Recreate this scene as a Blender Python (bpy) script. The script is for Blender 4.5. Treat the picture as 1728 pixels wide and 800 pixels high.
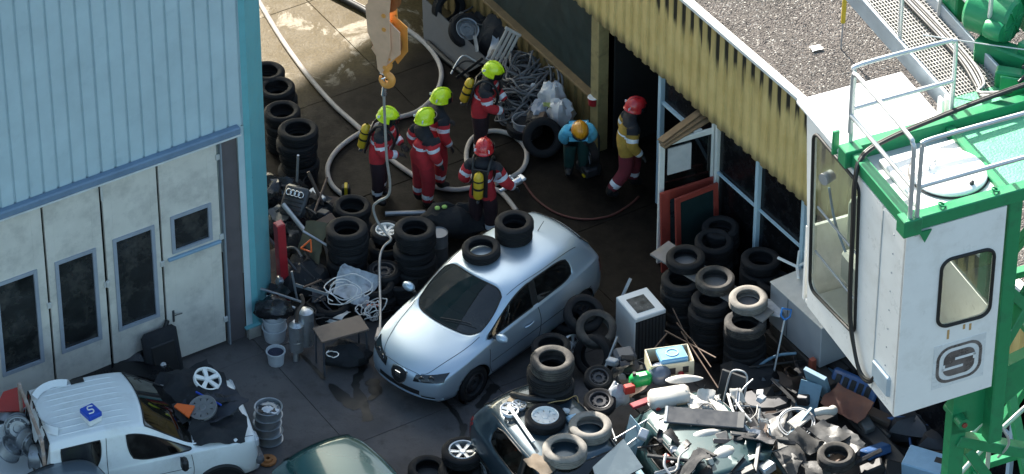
import bpy, bmesh, math, random
from mathutils import Vector as V, Matrix
from mathutils.bvhtree import BVHTree
R = math.radians
random.seed(7)
S = bpy.context.scene
for o in list(bpy.data.objects): bpy.data.objects.remove(o)

# ------------------------------------------------------------------ camera
TH, FPX, DIST = R(38), 7400.0, 69.5
CAM = V((0, -DIST*math.cos(TH), DIST*math.sin(TH)))
cd = bpy.data.cameras.new('camera'); cam = bpy.data.objects.new('camera', cd); S.collection.objects.link(cam)
cam.location = CAM; cam.rotation_euler = (R(90)-TH, 0, 0)
cd.sensor_width = 36; cd.lens = FPX/1728*36; cd.clip_start = 0.5; cd.clip_end = 900
S.camera = cam

# ------------------------------------------------------------------ sky and sun
SUN_EL = R(32); SUN_AZ = V((-.42, .907, 0)).normalized()
w = bpy.data.worlds.new('World'); S.world = w; w.use_nodes = True
nt = w.node_tree; bg = nt.nodes['Background']
sk = nt.nodes.new('ShaderNodeTexSky'); sk.sky_type = 'NISHITA'; sk.sun_disc = False
sk.sun_elevation = SUN_EL; sk.sun_rotation = math.atan2(SUN_AZ.x, SUN_AZ.y); sk.air_density = 1.0; sk.dust_density = 2.5; sk.ozone_density = 1.0
tv = nt.nodes.new('ShaderNodeVectorMath'); tv.operation = 'MULTIPLY'; tv.inputs[1].default_value = (.97, 1.04, .97)
nt.links.new(sk.outputs[0], tv.inputs[0]); nt.links.new(tv.outputs[0], bg.inputs[0]); bg.inputs[1].default_value = 0.108
sl = bpy.data.lights.new('sun', 'SUN'); sl.energy = 5.0; sl.angle = R(.5); sl.color = (1, .94, .85)
so = bpy.data.objects.new('sun', sl); S.collection.objects.link(so)
SUN_T = V((-SUN_AZ.x*math.cos(SUN_EL), -SUN_AZ.y*math.cos(SUN_EL), -math.sin(SUN_EL)))
so.rotation_euler = SUN_T.to_track_quat('-Z', 'Y').to_euler()
S.render.engine = 'CYCLES'
S.view_settings.view_transform = 'Standard'; S.view_settings.look = 'None'; S.view_settings.gamma = 1
S.view_settings.exposure = 1.76
S.cycles.max_bounces = 8; S.cycles.sample_clamp_indirect = 6

# ------------------------------------------------------------------ helpers
def P(u, v, z=0.0):                      # a point of the yard at height z, surveyed from the photograph
    d = V((u-864, FPX*math.cos(TH)-(v-400)*math.sin(TH), -FPX*math.sin(TH)-(v-400)*math.cos(TH)))
    t = (z-CAM.z)/d.z
    return CAM+d*t
def PD(u, v, dep):
    d = V((u-864, FPX*math.cos(TH)-(v-400)*math.sin(TH), -FPX*math.sin(TH)-(v-400)*math.cos(TH)))/FPX
    return CAM+d*dep
def TM(loc=(0, 0, 0), rz=0, rx=0, ry=0, s=1):
    return Matrix.Translation(loc) @ Matrix.Rotation(rz, 4, 'Z') @ Matrix.Rotation(ry, 4, 'Y') @ Matrix.Rotation(rx, 4, 'X') @ Matrix.Scale(s, 4)
I4 = Matrix.Identity(4)
COL = S.collection
class MB:
    def __init__(s): s.v = []; s.f = []
    def add(s, vs, fs, m=None):
        n = len(s.v)
        s.v += [(m @ V(p)) if m else V(p) for p in vs]
        s.f += [tuple(i+n for i in f) for f in fs]
        return s
    def box(s, c, d, m=None, ch=0.0, rz=0):
        hx, hy, hz = d[0]/2, d[1]/2, d[2]/2
        mm = Matrix.Translation(c) @ Matrix.Rotation(rz, 4, 'Z')
        if m: mm = m @ mm
        if ch <= 0:
            vs = [(x*hx, y*hy, z*hz) for x in (-1, 1) for y in (-1, 1) for z in (-1, 1)]
            return s.add(vs, [(0, 1, 3, 2), (4, 6, 7, 5), (0, 4, 5, 1), (2, 3, 7, 6), (0, 2, 6, 4), (1, 5, 7, 3)], mm)
        ch = min(ch, hx*.9, hy*.9, hz*.9); vs = []; ix = {}
        for x in (-1, 1):
            for y in (-1, 1):
                for z in (-1, 1):
                    for k in range(3):
                        p = [x*(hx-ch), y*(hy-ch), z*(hz-ch)]; p[k] = (x*hx, y*hy, z*hz)[k]
                        ix[(x, y, z, k)] = len(vs); vs.append(p)
        fs = []; q = ((-1, -1), (1, -1), (1, 1), (-1, 1))
        for k in range(3):
            a, b = [i for i in range(3) if i != k]
            for sg in (-1, 1):
                f = []
                for (p, r) in q:
                    c3 = [0, 0, 0]; c3[k] = sg; c3[a] = p; c3[b] = r; f.append(ix[(*c3, k)])
                fs.append(f)
        for k in range(3):
            a, b = [i for i in range(3) if i != k]
            for p in (-1, 1):
                for r in (-1, 1):
                    c0 = [0, 0, 0]; c0[k] = -1; c0[a] = p; c0[b] = r; c1 = c0[:]; c1[k] = 1
                    fs.append((ix[(*c0, a)], ix[(*c1, a)], ix[(*c1, b)], ix[(*c0, b)]))
        for x in (-1, 1):
            for y in (-1, 1):
                for z in (-1, 1): fs.append(tuple(ix[(x, y, z, k)] for k in range(3)))
        return s.add(vs, fs, mm)
    def tube(s, pts, r, n=8, closed=False, m=None, caps=True):
        pts = [V(p) for p in pts]; N = len(pts); rs = r if isinstance(r, (list, tuple)) else [r]*N
        vs = []; fs = []; up = None
        for i, p in enumerate(pts):
            a = pts[(i-1) % N] if (closed or i > 0) else p; b = pts[(i+1) % N] if (closed or i < N-1) else p
            t = (b-a).normalized()
            if up is None:
                up = V((0, 0, 1)) if abs(t.z) < .9 else V((1, 0, 0))
            x = t.cross(up)
            if x.length < 1e-6: x = t.orthogonal()
            x.normalize(); y = x.cross(t).normalized(); up = y
            for k in range(n):
                an = 2*math.pi*k/n; vs.append(p+x*math.cos(an)*rs[i]+y*math.sin(an)*rs[i])
        for i in range(N if closed else N-1):
            j = (i+1) % N
            for k in range(n): fs.append((i*n+k, i*n+(k+1) % n, j*n+(k+1) % n, j*n+k))
        if caps and not closed: fs += [tuple(range(n))[::-1], tuple((N-1)*n+k for k in range(n))]
        return s.add(vs, fs, m)
    def lathe(s, prof, n=24, m=None, closed=False, caps=False, a0=0, a1=2*math.pi):
        vs = []; fs = []; N = len(prof); full = abs(a1-a0-2*math.pi) < 1e-4; K = n if full else n+1
        for k in range(K):
            an = a0+(a1-a0)*k/n
            for (r, z) in prof: vs.append((r*math.cos(an), r*math.sin(an), z))
        for k in range(n):
            k2 = (k+1) % K
            for i in range(N if closed else N-1):
                j = (i+1) % N; fs.append((k*N+i, k2*N+i, k2*N+j, k*N+j))
        if caps and full: fs += [tuple(k*N for k in range(K))[::-1], tuple(k*N+N-1 for k in range(K))]
        return s.add(vs, fs, m)
    def prism(s, poly, z0, z1, m=None):
        n = len(poly); vs = [(x, y, z0) for x, y in poly]+[(x, y, z1) for x, y in poly]
        fs = [tuple(range(n))[::-1], tuple(range(n, 2*n))]+[(i, (i+1) % n, (i+1) % n+n, i+n) for i in range(n)]
        return s.add(vs, fs, m)
    def grid(s, g, m=None, thick=0.0):
        a, b = len(g), len(g[0]); vs = [p for r in g for p in r]; fs = [(i*b+j, (i+1)*b+j, (i+1)*b+j+1, i*b+j+1) for i in range(a-1) for j in range(b-1)]
        if thick:
            me = bpy.data.meshes.new('t'); me.from_pydata([tuple(V(p)) for p in vs], [], fs); me.update()
            nn = [V(x.normal) for x in me.vertices]; bpy.data.meshes.remove(me); n0 = len(vs)
            vs = [V(p) for p in vs]+[V(p)-nn[i]*thick for i, p in enumerate(vs)]; fs2 = [tuple(x+n0 for x in f[::-1]) for f in fs]
            bd = [i*b for i in range(a)]+[(a-1)*b+j for j in range(1, b)]+[i*b+b-1 for i in range(a-2, -1, -1)]+[j for j in range(b-2, 0, -1)]
            fs = fs+fs2+[(bd[i], bd[i-1], bd[i-1]+n0, bd[i]+n0) for i in range(len(bd))]
        return s.add(vs, fs, m)
    def blob(s, c, r, n=10, jit=.25, m=None, sq=(1, 1, 1)):
        vs = []; fs = []; rn = n//2
        for i in range(rn+1):
            ph = math.pi*i/rn
            for k in range(n):
                an = 2*math.pi*k/n; j = 1+random.uniform(-jit, jit)
                if i in (0, rn): j = 1
                vs.append((c[0]+r*j*sq[0]*math.sin(ph)*math.cos(an), c[1]+r*j*sq[1]*math.sin(ph)*math.sin(an), c[2]+r*j*sq[2]*math.cos(ph)))
        for i in range(rn):
            for k in range(n): fs.append((i*n+k, (i+1)*n+k, (i+1)*n+(k+1) % n, i*n+(k+1) % n))
        return s.add(vs, fs, m)
    def mesh(s, name, smooth=None):
        me = bpy.data.meshes.new(name); me.from_pydata([tuple(p) for p in s.v], [], s.f); me.validate(); me.update()
        bm = bmesh.new(); bm.from_mesh(me); bmesh.ops.remove_doubles(bm, verts=bm.verts, dist=1e-5); bmesh.ops.recalc_face_normals(bm, faces=bm.faces); bm.to_mesh(me); bm.free()
        if smooth is not None:
            me.polygons.foreach_set('use_smooth', [True]*len(me.polygons)); me.set_sharp_from_angle(angle=R(smooth))
        return me
    def build(s, name, mat, parent=None, smooth=None, loc=None, mw=None):
        return obj(name, s.mesh(name, smooth), mat, parent, mw)
def obj(name, me, mat=None, parent=None, mw=None):
    o = bpy.data.objects.new(name, me); COL.objects.link(o)
    if mat is not None and not me.materials:
        for q in (mat if isinstance(mat, (list, tuple)) else [mat]): me.materials.append(q)
    if parent is not None: o.parent = parent
    if mw is not None: o.matrix_local = mw
    return o
def tag(o, label, cat, group=None):
    o['label'] = label; o['category'] = cat
    if group: o['group'] = group
    return o
def T(name, label, cat, loc=(0, 0, 0), rz=0, group=None, mw=None):
    o = bpy.data.objects.new(name, None); COL.objects.link(o); o.empty_display_size = .2
    o.matrix_world = mw if mw is not None else TM(loc, rz)
    return tag(o, label, cat, group)
def one(name, mb, mat, label, cat, mw=None, group=None, smooth=None):
    return tag(mb.build(name, mat, None, smooth, mw=mw), label, cat, group)
def copy_tree(o, parent=None):
    c = o.copy(); COL.objects.link(c); c.parent = parent
    for ch in o.children: copy_tree(ch, c)
    return c
def spline(pts, n=8, closed=False):
    pts = [V(p) for p in pts]; N = len(pts); out = []
    for i in range(N if closed else N-1):
        g = lambda k: pts[k % N] if closed else pts[max(0, min(N-1, k))]
        a, b, c, d = g(i-1), g(i), g(i+1), g(i+2)
        for k in range(n):
            t = k/n; out.append(.5*((2*b)+(c-a)*t+(2*a-5*b+4*c-d)*t*t+(3*b-a-3*c+d)*t**3))
    if not closed: out.append(pts[-1])
    return out

# ------------------------------------------------------------------ materials
MATS = {}
def M(name, col=(.5, .5, .5), rough=.6, metal=0, var=.12, scale=5, bump=0, bscale=60, dirt=None, coat=0, spec=.5, rvar=.12, glass=False, bdist=.01, alpha=1):
    if name in MATS: return MATS[name]
    m = bpy.data.materials.new(name); m.use_nodes = True; N = m.node_tree.nodes; Lk = m.node_tree.links; b = N['Principled BSDF']
    tc = N.new('ShaderNodeTexCoord'); oi = N.new('ShaderNodeObjectInfo'); ad = N.new('ShaderNodeVectorMath'); ad.operation = 'ADD'
    cx = N.new('ShaderNodeCombineXYZ'); ml = N.new('ShaderNodeMath'); ml.operation = 'MULTIPLY'; ml.inputs[1].default_value = 37
    Lk.new(oi.outputs['Random'], ml.inputs[0]); Lk.new(ml.outputs[0], cx.inputs[0]); Lk.new(tc.outputs['Object'], ad.inputs[0]); Lk.new(cx.outputs[0], ad.inputs[1])
    n1 = N.new('ShaderNodeTexNoise'); n1.inputs['Scale'].default_value = scale; n1.inputs['Detail'].default_value = 6; n1.inputs['Roughness'].default_value = .65
    Lk.new(ad.outputs[0], n1.inputs['Vector'])
    mr = N.new('ShaderNodeMapRange'); mr.inputs[1].default_value = .3; mr.inputs[2].default_value = .7; mr.inputs[3].default_value = 1-var; mr.inputs[4].default_value = 1+var
    Lk.new(n1.outputs[0], mr.inputs[0])
    mx = N.new('ShaderNodeVectorMath'); mx.operation = 'SCALE'; mx.inputs[0].default_value = col; Lk.new(mr.outputs[0], mx.inputs['Scale'])
    out = mx.outputs[0]
    for i, (dc, amt, ds, lo) in enumerate(dirt or []):
        n2 = N.new('ShaderNodeTexNoise'); n2.inputs['Scale'].default_value = ds; n2.inputs['Detail'].default_value = 8; n2.inputs['Roughness'].default_value = .7
        Lk.new(ad.outputs[0], n2.inputs['Vector'])
        r2 = N.new('ShaderNodeMapRange'); r2.inputs[1].default_value = lo; r2.inputs[2].default_value = lo+.18; r2.inputs[4].default_value = amt; Lk.new(n2.outputs[0], r2.inputs[0])
        mi = N.new('ShaderNodeMix'); mi.data_type = 'RGBA'; Lk.new(r2.outputs[0], mi.inputs[0]); Lk.new(out, mi.inputs[6]); mi.inputs[7].default_value = (*dc, 1); out = mi.outputs[2]
    Lk.new(out, b.inputs['Base Color'])
    rr = N.new('ShaderNodeMapRange'); rr.inputs[1].default_value = .3; rr.inputs[2].default_value = .7; rr.inputs[3].default_value = max(.02, rough-rvar); rr.inputs[4].default_value = min(1, rough+rvar)
    Lk.new(n1.outputs[0], rr.inputs[0]); Lk.new(rr.outputs[0], b.inputs['Roughness'])
    b.inputs['Metallic'].default_value = metal; b.inputs['Specular IOR Level'].default_value = spec
    b.inputs['Coat Weight'].default_value = coat; b.inputs['Coat Roughness'].default_value = .06
    if glass: b.inputs['Transmission Weight'].default_value = 1; b.inputs['IOR'].default_value = 1.15
    if bump:
        n3 = N.new('ShaderNodeTexNoise'); n3.inputs['Scale'].default_value = bscale; n3.inputs['Detail'].default_value = 4; Lk.new(ad.outputs[0], n3.inputs['Vector'])
        bp = N.new('ShaderNodeBump'); bp.inputs['Strength'].default_value = bump; bp.inputs['Distance'].default_value = bdist; Lk.new(n3.outputs[0], bp.inputs['Height']); Lk.new(bp.outputs[0], b.inputs['Normal'])
    MATS[name] = m; return m
# ------------------------------------------------------------------ the setting
LB = P(437, 562); LANG = R(31.7); ML = TM(LB, LANG)
YB = P(1010, 249); YANG = R(-57.5); MY = TM(YB, YANG)
def nodes(name):
    m = bpy.data.materials.new(name); m.use_nodes = True; MATS[name] = m
    return m, m.node_tree.nodes, m.node_tree.links, m.node_tree.nodes['Principled BSDF']
def nmath(N, L, op, a, b=None, c=None):
    n = N.new('ShaderNodeMath'); n.operation = op
    for i, q in enumerate((a, b, c)):
        if q is None: continue
        if isinstance(q, (int, float)): n.inputs[i].default_value = q
        else: L.new(q, n.inputs[i])
    return n.outputs[0]
def nnoise(N, L, vec, sc, det=6, rough=.6, dist=0):
    n = N.new('ShaderNodeTexNoise'); n.inputs['Scale'].default_value = sc; n.inputs['Detail'].default_value = det; n.inputs['Roughness'].default_value = rough; n.inputs['Distortion'].default_value = dist
    L.new(vec, n.inputs['Vector']); return n.outputs[0]
def nrange(N, L, x, a, b, c=0, d=1):
    n = N.new('ShaderNodeMapRange'); n.interpolation_type = 'SMOOTHSTEP'; L.new(x, n.inputs[0])
    for i, q in enumerate((a, b, c, d)): n.inputs[i+1].default_value = q
    return n.outputs[0]
def nmix(N, L, f, a, b):
    n = N.new('ShaderNodeMix'); n.data_type = 'RGBA'
    if isinstance(f, (int, float)): n.inputs[0].default_value = f
    else: L.new(f, n.inputs[0])
    for i, q in ((6, a), (7, b)):
        if isinstance(q, tuple): n.inputs[i].default_value = (*q, 1)
        else: L.new(q, n.inputs[i])
    return n.outputs[2]
def ground_mat():
    m, N, L, b = nodes('yard_concrete')
    g = N.new('ShaderNodeNewGeometry'); pos = g.outputs['Position']; sp = N.new('ShaderNodeSeparateXYZ'); L.new(pos, sp.inputs[0])
    n1 = nnoise(N, L, pos, .7, 8, .6); n2 = nnoise(N, L, pos, 3.5, 8, .7); n3 = nnoise(N, L, pos, 22, 6, .7); n4 = nnoise(N, L, pos, 1.1, 10, .68, .6)
    dry = nmix(N, L, nrange(N, L, n1, .35, .65), (.085, .078, .078), (.125, .115, .113))
    dry = nmix(N, L, nrange(N, L, n2, .5, .7, 0, .6), dry, (.062, .055, .052))
    wet = nmix(N, L, nrange(N, L, n2, .35, .65), (.006, .0045, .0035), (.013, .010, .0075))
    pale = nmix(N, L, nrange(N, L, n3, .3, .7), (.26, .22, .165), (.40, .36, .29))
    # how wet: the inner yard is soaked, the apron by the doors is dry, the far strip turns brown with pale blotches
    yy = nmath(N, L, 'ADD', sp.outputs['Y'], nmath(N, L, 'MULTIPLY', nmath(N, L, 'SUBTRACT', n1, .5), 3.2))
    yy = nmath(N, L, 'ADD', yy, nmath(N, L, 'MULTIPLY', sp.outputs['X'], .42))
    wf = nrange(N, L, yy, -3.1, -1.5)
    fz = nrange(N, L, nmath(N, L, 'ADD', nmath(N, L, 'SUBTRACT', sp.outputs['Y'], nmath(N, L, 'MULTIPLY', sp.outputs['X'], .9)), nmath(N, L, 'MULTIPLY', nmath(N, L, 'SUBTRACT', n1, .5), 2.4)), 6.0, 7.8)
    pale_blot = nmath(N, L, 'MULTIPLY', nrange(N, L, n4, .53, .6), fz)
    brown_tone = nmix(N, L, nrange(N, L, n3, .3, .7), (.062, .043, .016), (.115, .082, .033))
    wet2 = nmix(N, L, pale_blot, nmix(N, L, fz, wet, brown_tone), pale)
    col = nmix(N, L, wf, dry, wet2)
    col = nmix(N, L, nrange(N, L, n3, .55, .8, 0, .5), col, (.012, .010, .009))
    L.new(col, b.inputs['Base Color'])
    wr = nmath(N, L, 'MULTIPLY', wf, nmath(N, L, 'SUBTRACT', 1.0, pale_blot))
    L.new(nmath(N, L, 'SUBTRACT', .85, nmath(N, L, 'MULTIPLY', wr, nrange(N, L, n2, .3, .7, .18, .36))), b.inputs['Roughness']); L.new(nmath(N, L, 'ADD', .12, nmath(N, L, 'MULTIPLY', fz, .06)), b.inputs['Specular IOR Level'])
    bp = N.new('ShaderNodeBump'); bp.inputs['Strength'].default_value = .5; bp.inputs['Distance'].default_value = .012; L.new(n3, bp.inputs['Height']); L.new(bp.outputs[0], b.inputs['Normal'])
    return m
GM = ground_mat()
def struct(o): o['kind'] = 'structure'; return o
gr = MB().add([(-150, -150, -.035), (150, -150, -.035), (150, 200, -.035), (-150, 200, -.035)], [(0, 1, 2, 3)]).build('ground', M('joint_dirt', (.03, .026, .022), .9, bump=.4))
struct(gr)
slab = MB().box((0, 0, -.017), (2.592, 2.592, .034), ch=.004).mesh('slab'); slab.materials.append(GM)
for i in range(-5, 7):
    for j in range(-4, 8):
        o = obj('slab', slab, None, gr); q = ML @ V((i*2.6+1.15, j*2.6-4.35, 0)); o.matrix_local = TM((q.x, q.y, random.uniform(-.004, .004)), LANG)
# dark liquid that ran over the concrete in front of the silver car
SZ = [.005]
def stain(pts, wd, name='oil_stain'):
    SZ[0] += .0015
    c = spline([P(*p) for p in pts], 6); mb = MB(); g = []
    for i, p in enumerate(c):
        t = (c[min(i+1, len(c)-1)]-c[max(i-1, 0)]).normalized(); n = V((-t.y, t.x, 0)); f = i/(len(c)-1)
        w2 = (wd[0]*(1-f)+wd[1]*f)*random.uniform(.6, 1.35)/2 * (1 if 0 < i < len(c)-1 else .2)
        g.append([V((*(p-n*w2).xy, SZ[0])), V((*(p+n*w2).xy, SZ[0]))])
    mb.grid(g); o = mb.build(name, M('oil_wet', (.012, .011, .010), .55, var=.3), gr); return o
stain([(606, 582), (612, 620), (600, 650), (616, 690), (622, 712)], (.12, .16)); stain([(556, 648), (580, 672), (606, 690)], (.05, .34)); stain([(626, 640), (634, 664), (622, 676)], (.2, .1))
stain([(548, 642), (522, 612), (504, 596)], (.07, .03)); stain([(742, 672), (770, 700), (784, 730)], (.05, .09)); stain([(806, 690), (826, 664), (838, 650)], (.1, .16)); stain([(786, 716), (778, 742), (770, 770)], (.1, .05))

# ---- blue workshop on the left
blue = M('blue_cladding', (.425, .54, .58), .5, var=.08, scale=1.6, dirt=[((.24, .34, .39), .35, 2.2, .56), ((.30, .40, .36), .3, 6, .62)])
teal = M('teal_trim', (.13, .38, .42), .5, var=.08, dirt=[((.16, .17, .13), .4, 4, .62)])
doorm = M('door_paint', (.64, .605, .54), .5, var=.08, scale=2, dirt=[((.36, .34, .31), .6, 1.7, .48), ((.2, .18, .15), .5, 9, .66)])
dglass = M('dark_pane', (.02, .022, .022), .12, var=.5, scale=3, rvar=.08, dirt=[((.085, .08, .07), .75, 2.2, .5)], spec=.8)
galv = M('grey_frame', (.30, .33, .38), .5, var=.1)
lw = T('workshop_building', 'tall pale blue corrugated workshop with white folding doors', 'building', mw=ML)
def corr_sheet(width, ribs, H, gw, dep, slope):
    mb = MB(); xs = []; p = width/ribs
    for i in range(ribs):
        x0 = i*p; xs += [(x0, 0), (x0+p-gw-2*slope, 0), (x0+p-gw-slope, dep), (x0+p-slope, dep)]
    xs.append((width, 0)); g = [[(x, y, 0), (x, y, H)] for x, y in xs]
    return mb.grid(g, thick=.004)
sh = corr_sheet(1.17, 5, 8.4, .02, .03, .014).mesh('cladding_sheet'); sh.materials.append(blue)
for i in range(9):
    o = obj('cladding_sheet', sh, None, lw); o.matrix_local = TM((-.1-1.17*(i+1), -.004 if i % 2 else 0, 4.02)); 
    for k in range(3): pass
st = corr_sheet(.2, 1, 4.02, .02, .03, .014).mesh('cladding_strip'); st.materials.append(blue)
o = obj('cladding_strip', st, None, lw); o.matrix_local = TM((-.21, -.001, .0))
cq = ML.inverted() @ P(459, 508)
MB().add([(0, -.004, .04), (cq.x, cq.y, .04), (cq.x, cq.y, 12.4), (0, -.004, 12.4), (-.105, -.006, .04), (-.105, -.006, 12.4)], [(0, 1, 2, 3), (4, 0, 3, 5)]).build('corner_trim', teal, lw)
MB().box((.15, .24, 3.0), (.005, .56, .01), rz=R(-31)).build('trim_joint', M('seam', (.03, .03, .03), .8), lw)
MB().add([(cq.x, cq.y, 0), (-.05, 14, 0), (-.05, 14, 12.4), (cq.x, cq.y, 12.4)], [(0, 1, 2, 3)]).build('side_wall', blue, lw)
MB().box((-7, 7, 12.42), (14.2, 14.2, .1)).build('roof', M('roof_felt', (.2, .2, .2), .9), lw)
MB().box((-5.4, -.055, 4.03), (10.4, .12, .13), ch=.02).build('door_flashing', M('flash_blue', (.15, .22, .31), .5), lw)
MB().box((-5.4, -.09, 3.955), (10.4, .06, .03), ch=.006).build('drip_lip', M('lip', (.6, .6, .58), .5), lw)
MB().box((-.355, .06, 2.0), (.29, .05, 4.0)).build('door_post', M('brown_post', (.11, .095, .10), .55), lw)
MB().box((-.505, .02, 2.0), (.025, .08, 4.0)).build('door_post', M('grey_edge', (.22, .25, .28), .5), lw)
MB().box((-.1, -.03, .1), (.22, .10, .2), ch=.01).build('plinth', M('plinth', (.3, .28, .25), .9, bump=.4), lw)
MB().box((-.12, -.035, .22), (.26, .07, .03), ch=.005).build('plinth_flashing', teal, lw)
MB().box((-5.5, .4, 2), (10, .02, 4.1)).box((-5.5, 3, .0), (10, 5, .02)).box((-5.5, 5, 2), (10, .02, 4)).build('dark_room', M('dark_room', (.03, .028, .026), .95), lw)
def leaf(x0, x1, wz0, wz1, wx0, wx1, ped=False):
    d = bpy.data.objects.new('door_leaf', None); me = MB(); y = .05
    me.box(((x0+wx0)/2, y, 2.0), (wx0-x0, .045, 3.86)); me.box(((x1+wx1)/2, y, 2.0), (x1-wx1, .045, 3.86))
    me.box(((wx0+wx1)/2, y, (.07+wz0)/2), (wx1-wx0-.002, .044, wz0-.07)); me.box(((wx0+wx1)/2, y, (wz1+3.93)/2), (wx1-wx0-.002, .044, 3.93-wz1))
    d = me.build('door_leaf', doorm, lw)
    f = MB(); c = .028
    for (a, b2, e, g) in ((wx0-c, wx0+c, wz0-c, wz1+c), (wx1-c, wx1+c, wz0-c, wz1+c)): f.box(((a+b2)/2, y-.03, (e+g)/2), (b2-a, .035, g-e))
    for zz in (wz0, wz1): f.box(((wx0+wx1)/2, y-.031, zz), (wx1-wx0-2*c, .033, 2*c))
    f.build('window_frame', galv, d)
    MB().box(((wx0+wx1)/2, y+.0, (wz0+wz1)/2), (wx1-wx0-.01, .012, wz1-wz0-.01)).build('window_pane', dglass, d)
    if ped:
        MB().box((-1.02, y-.045, 2.03), (.9, .06, .05), ch=.01).build('sill', M('sill_blue', (.22, .34, .45), .5), d)
        MB().box((-1.43, y-.03, .93), (.035, .02, .22), ch=.006).tube([(-1.43, y-.03, .98), (-1.43, y-.08, .98), (-1.31, y-.085, .975)], .011).build('door_handle', M('handle', (.12, .12, .12), .4, .6), d)
    for zz in ((.5, 2.1, 3.6) if ped else (2.0,)):
        MB().box((x1+.01, y-.035, zz), (.07, .03, .1), ch=.006).build('hinge', M('hinge', (.5, .5, .48), .5), d)
    return d
leaf(-5.42, -4.47, 1.02, 2.72, -5.26, -4.64)
leaf(-4.44, -3.47, 1.02, 2.72, -4.28, -3.64); leaf(-3.43, -2.52, 1.04, 2.72, -3.29, -2.67)
leaf(-2.47, -1.575, 1.06, 2.75, -2.33, -1.69); leaf(-1.535, -.56, 2.14, 2.78, -1.36, -.73, True)
MB().box((-2.495, -.01, 2.02), (.05, .05, .12), ch=.01).build('latch', M('hinge'), lw); MB().tube([(-2.5, -.02, 3.9), (-2.5, -.03, 3.6)], .02).build('bolt', M('hinge'), lw)

# ---- yellow corrugated hall on the right
def fascia_mat():
    m, N, L, b = nodes('yellow_sheet'); tc = N.new('ShaderNodeTexCoord'); ob = tc.outputs['Object']; oi = N.new('ShaderNodeObjectInfo')
    off = N.new('ShaderNodeVectorMath'); off.operation = 'ADD'; L.new(ob, off.inputs[0]); cx = N.new('ShaderNodeCombineXYZ'); L.new(nmath(N, L, 'MULTIPLY', oi.outputs['Random'], 50), cx.inputs[0]); L.new(cx.outputs[0], off.inputs[1]); v = off.outputs[0]
    st = N.new('ShaderNodeVectorMath'); st.operation = 'MULTIPLY'; st.inputs[1].default_value = (1, 1, .12); L.new(v, st.inputs[0])
    n1 = nnoise(N, L, v, 2, 6); n2 = nnoise(N, L, st.outputs[0], 9, 6, .7); n3 = nnoise(N, L, st.outputs[0], 5.5, 2, .5); sp = N.new('ShaderNodeSeparateXYZ'); L.new(ob, sp.inputs[0])
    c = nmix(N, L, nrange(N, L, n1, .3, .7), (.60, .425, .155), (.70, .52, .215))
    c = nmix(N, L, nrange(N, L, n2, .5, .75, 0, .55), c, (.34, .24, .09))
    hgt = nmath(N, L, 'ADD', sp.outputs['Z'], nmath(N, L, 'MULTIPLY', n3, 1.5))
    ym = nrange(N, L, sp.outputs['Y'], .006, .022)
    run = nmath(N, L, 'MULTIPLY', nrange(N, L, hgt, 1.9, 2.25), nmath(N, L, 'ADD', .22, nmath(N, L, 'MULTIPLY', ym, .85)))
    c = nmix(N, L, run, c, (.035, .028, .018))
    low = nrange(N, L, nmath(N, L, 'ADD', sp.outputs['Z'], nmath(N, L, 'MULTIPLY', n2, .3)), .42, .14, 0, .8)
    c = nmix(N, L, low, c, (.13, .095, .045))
    L.new(c, b.inputs['Base Color']); b.inputs['Roughness'].default_value = .55
    return m
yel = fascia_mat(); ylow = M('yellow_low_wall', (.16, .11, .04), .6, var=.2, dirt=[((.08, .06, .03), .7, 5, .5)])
lbl = M('pale_blue_steel', (.42, .55, .62), .45, var=.06)
wht = M('white_frame', (.7, .7, .66), .45, var=.06, dirt=[((.3, .28, .25), .4, 5, .6)])
yb = T('hall_building', 'hall with yellow corrugated fascia and flat gravel roof', 'building', mw=MY)
FZ0, FZ1 = 2.62, 4.42
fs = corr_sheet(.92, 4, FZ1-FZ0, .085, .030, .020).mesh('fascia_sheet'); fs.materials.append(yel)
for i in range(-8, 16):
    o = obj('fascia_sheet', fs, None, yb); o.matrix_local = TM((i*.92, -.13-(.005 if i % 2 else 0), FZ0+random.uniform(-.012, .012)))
MB().box((3.5, -.12, FZ1+.03), (24, .14, .07), ch=.008).build('roof_edge', M('white_edge', (.75, .74, .7), .5), yb)
MB().box((3.5, -.03, FZ0-.02), (24, .06, .04), ch=.006).build('eaves_rail', lbl, yb)
def gravel_mat():
    m, N, L, b = nodes('roof_gravel'); g = N.new('ShaderNodeNewGeometry'); vo = N.new('ShaderNodeTexVoronoi'); vo.inputs['Scale'].default_value = 42; L.new(g.outputs['Position'], vo.inputs['Vector'])
    n1 = nnoise(N, L, g.outputs['Position'], .9, 6); cr = N.new('ShaderNodeSeparateColor'); L.new(vo.outputs['Color'], cr.inputs[0])
    c = nmix(N, L, cr.outputs[0], (.045, .037, .032), (.11, .096, .086)); c = nmix(N, L, nrange(N, L, n1, .4, .65, 0, .5), c, (.13, .11, .10)); c = nmix(N, L, nrange(N, L, cr.outputs[1], .9, .95), c, (.34, .32, .29))
    L.new(c, b.inputs['Base Color']); b.inputs['Roughness'].default_value = .9
    bp = N.new('ShaderNodeBump'); bp.inputs['Strength'].default_value = 1; bp.inputs['Distance'].default_value = .03; bp.invert = True; L.new(vo.outputs['Distance'], bp.inputs['Height']); L.new(bp.outputs[0], b.inputs['Normal']); return m
MB().box((3.5, 4.0, FZ1-.06), (24, 8.1, .1)).build('roof', gravel_mat(), yb)
pb = MB(); octa = [(1, 0, 0), (-1, 0, 0), (0, 1, 0), (0, -1, 0), (0, 0, 1), (0, 0, -1)]; of = [(0, 2, 4), (2, 1, 4), (1, 3, 4), (3, 0, 4), (2, 0, 5), (1, 2, 5), (3, 1, 5), (0, 3, 5)]
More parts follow.
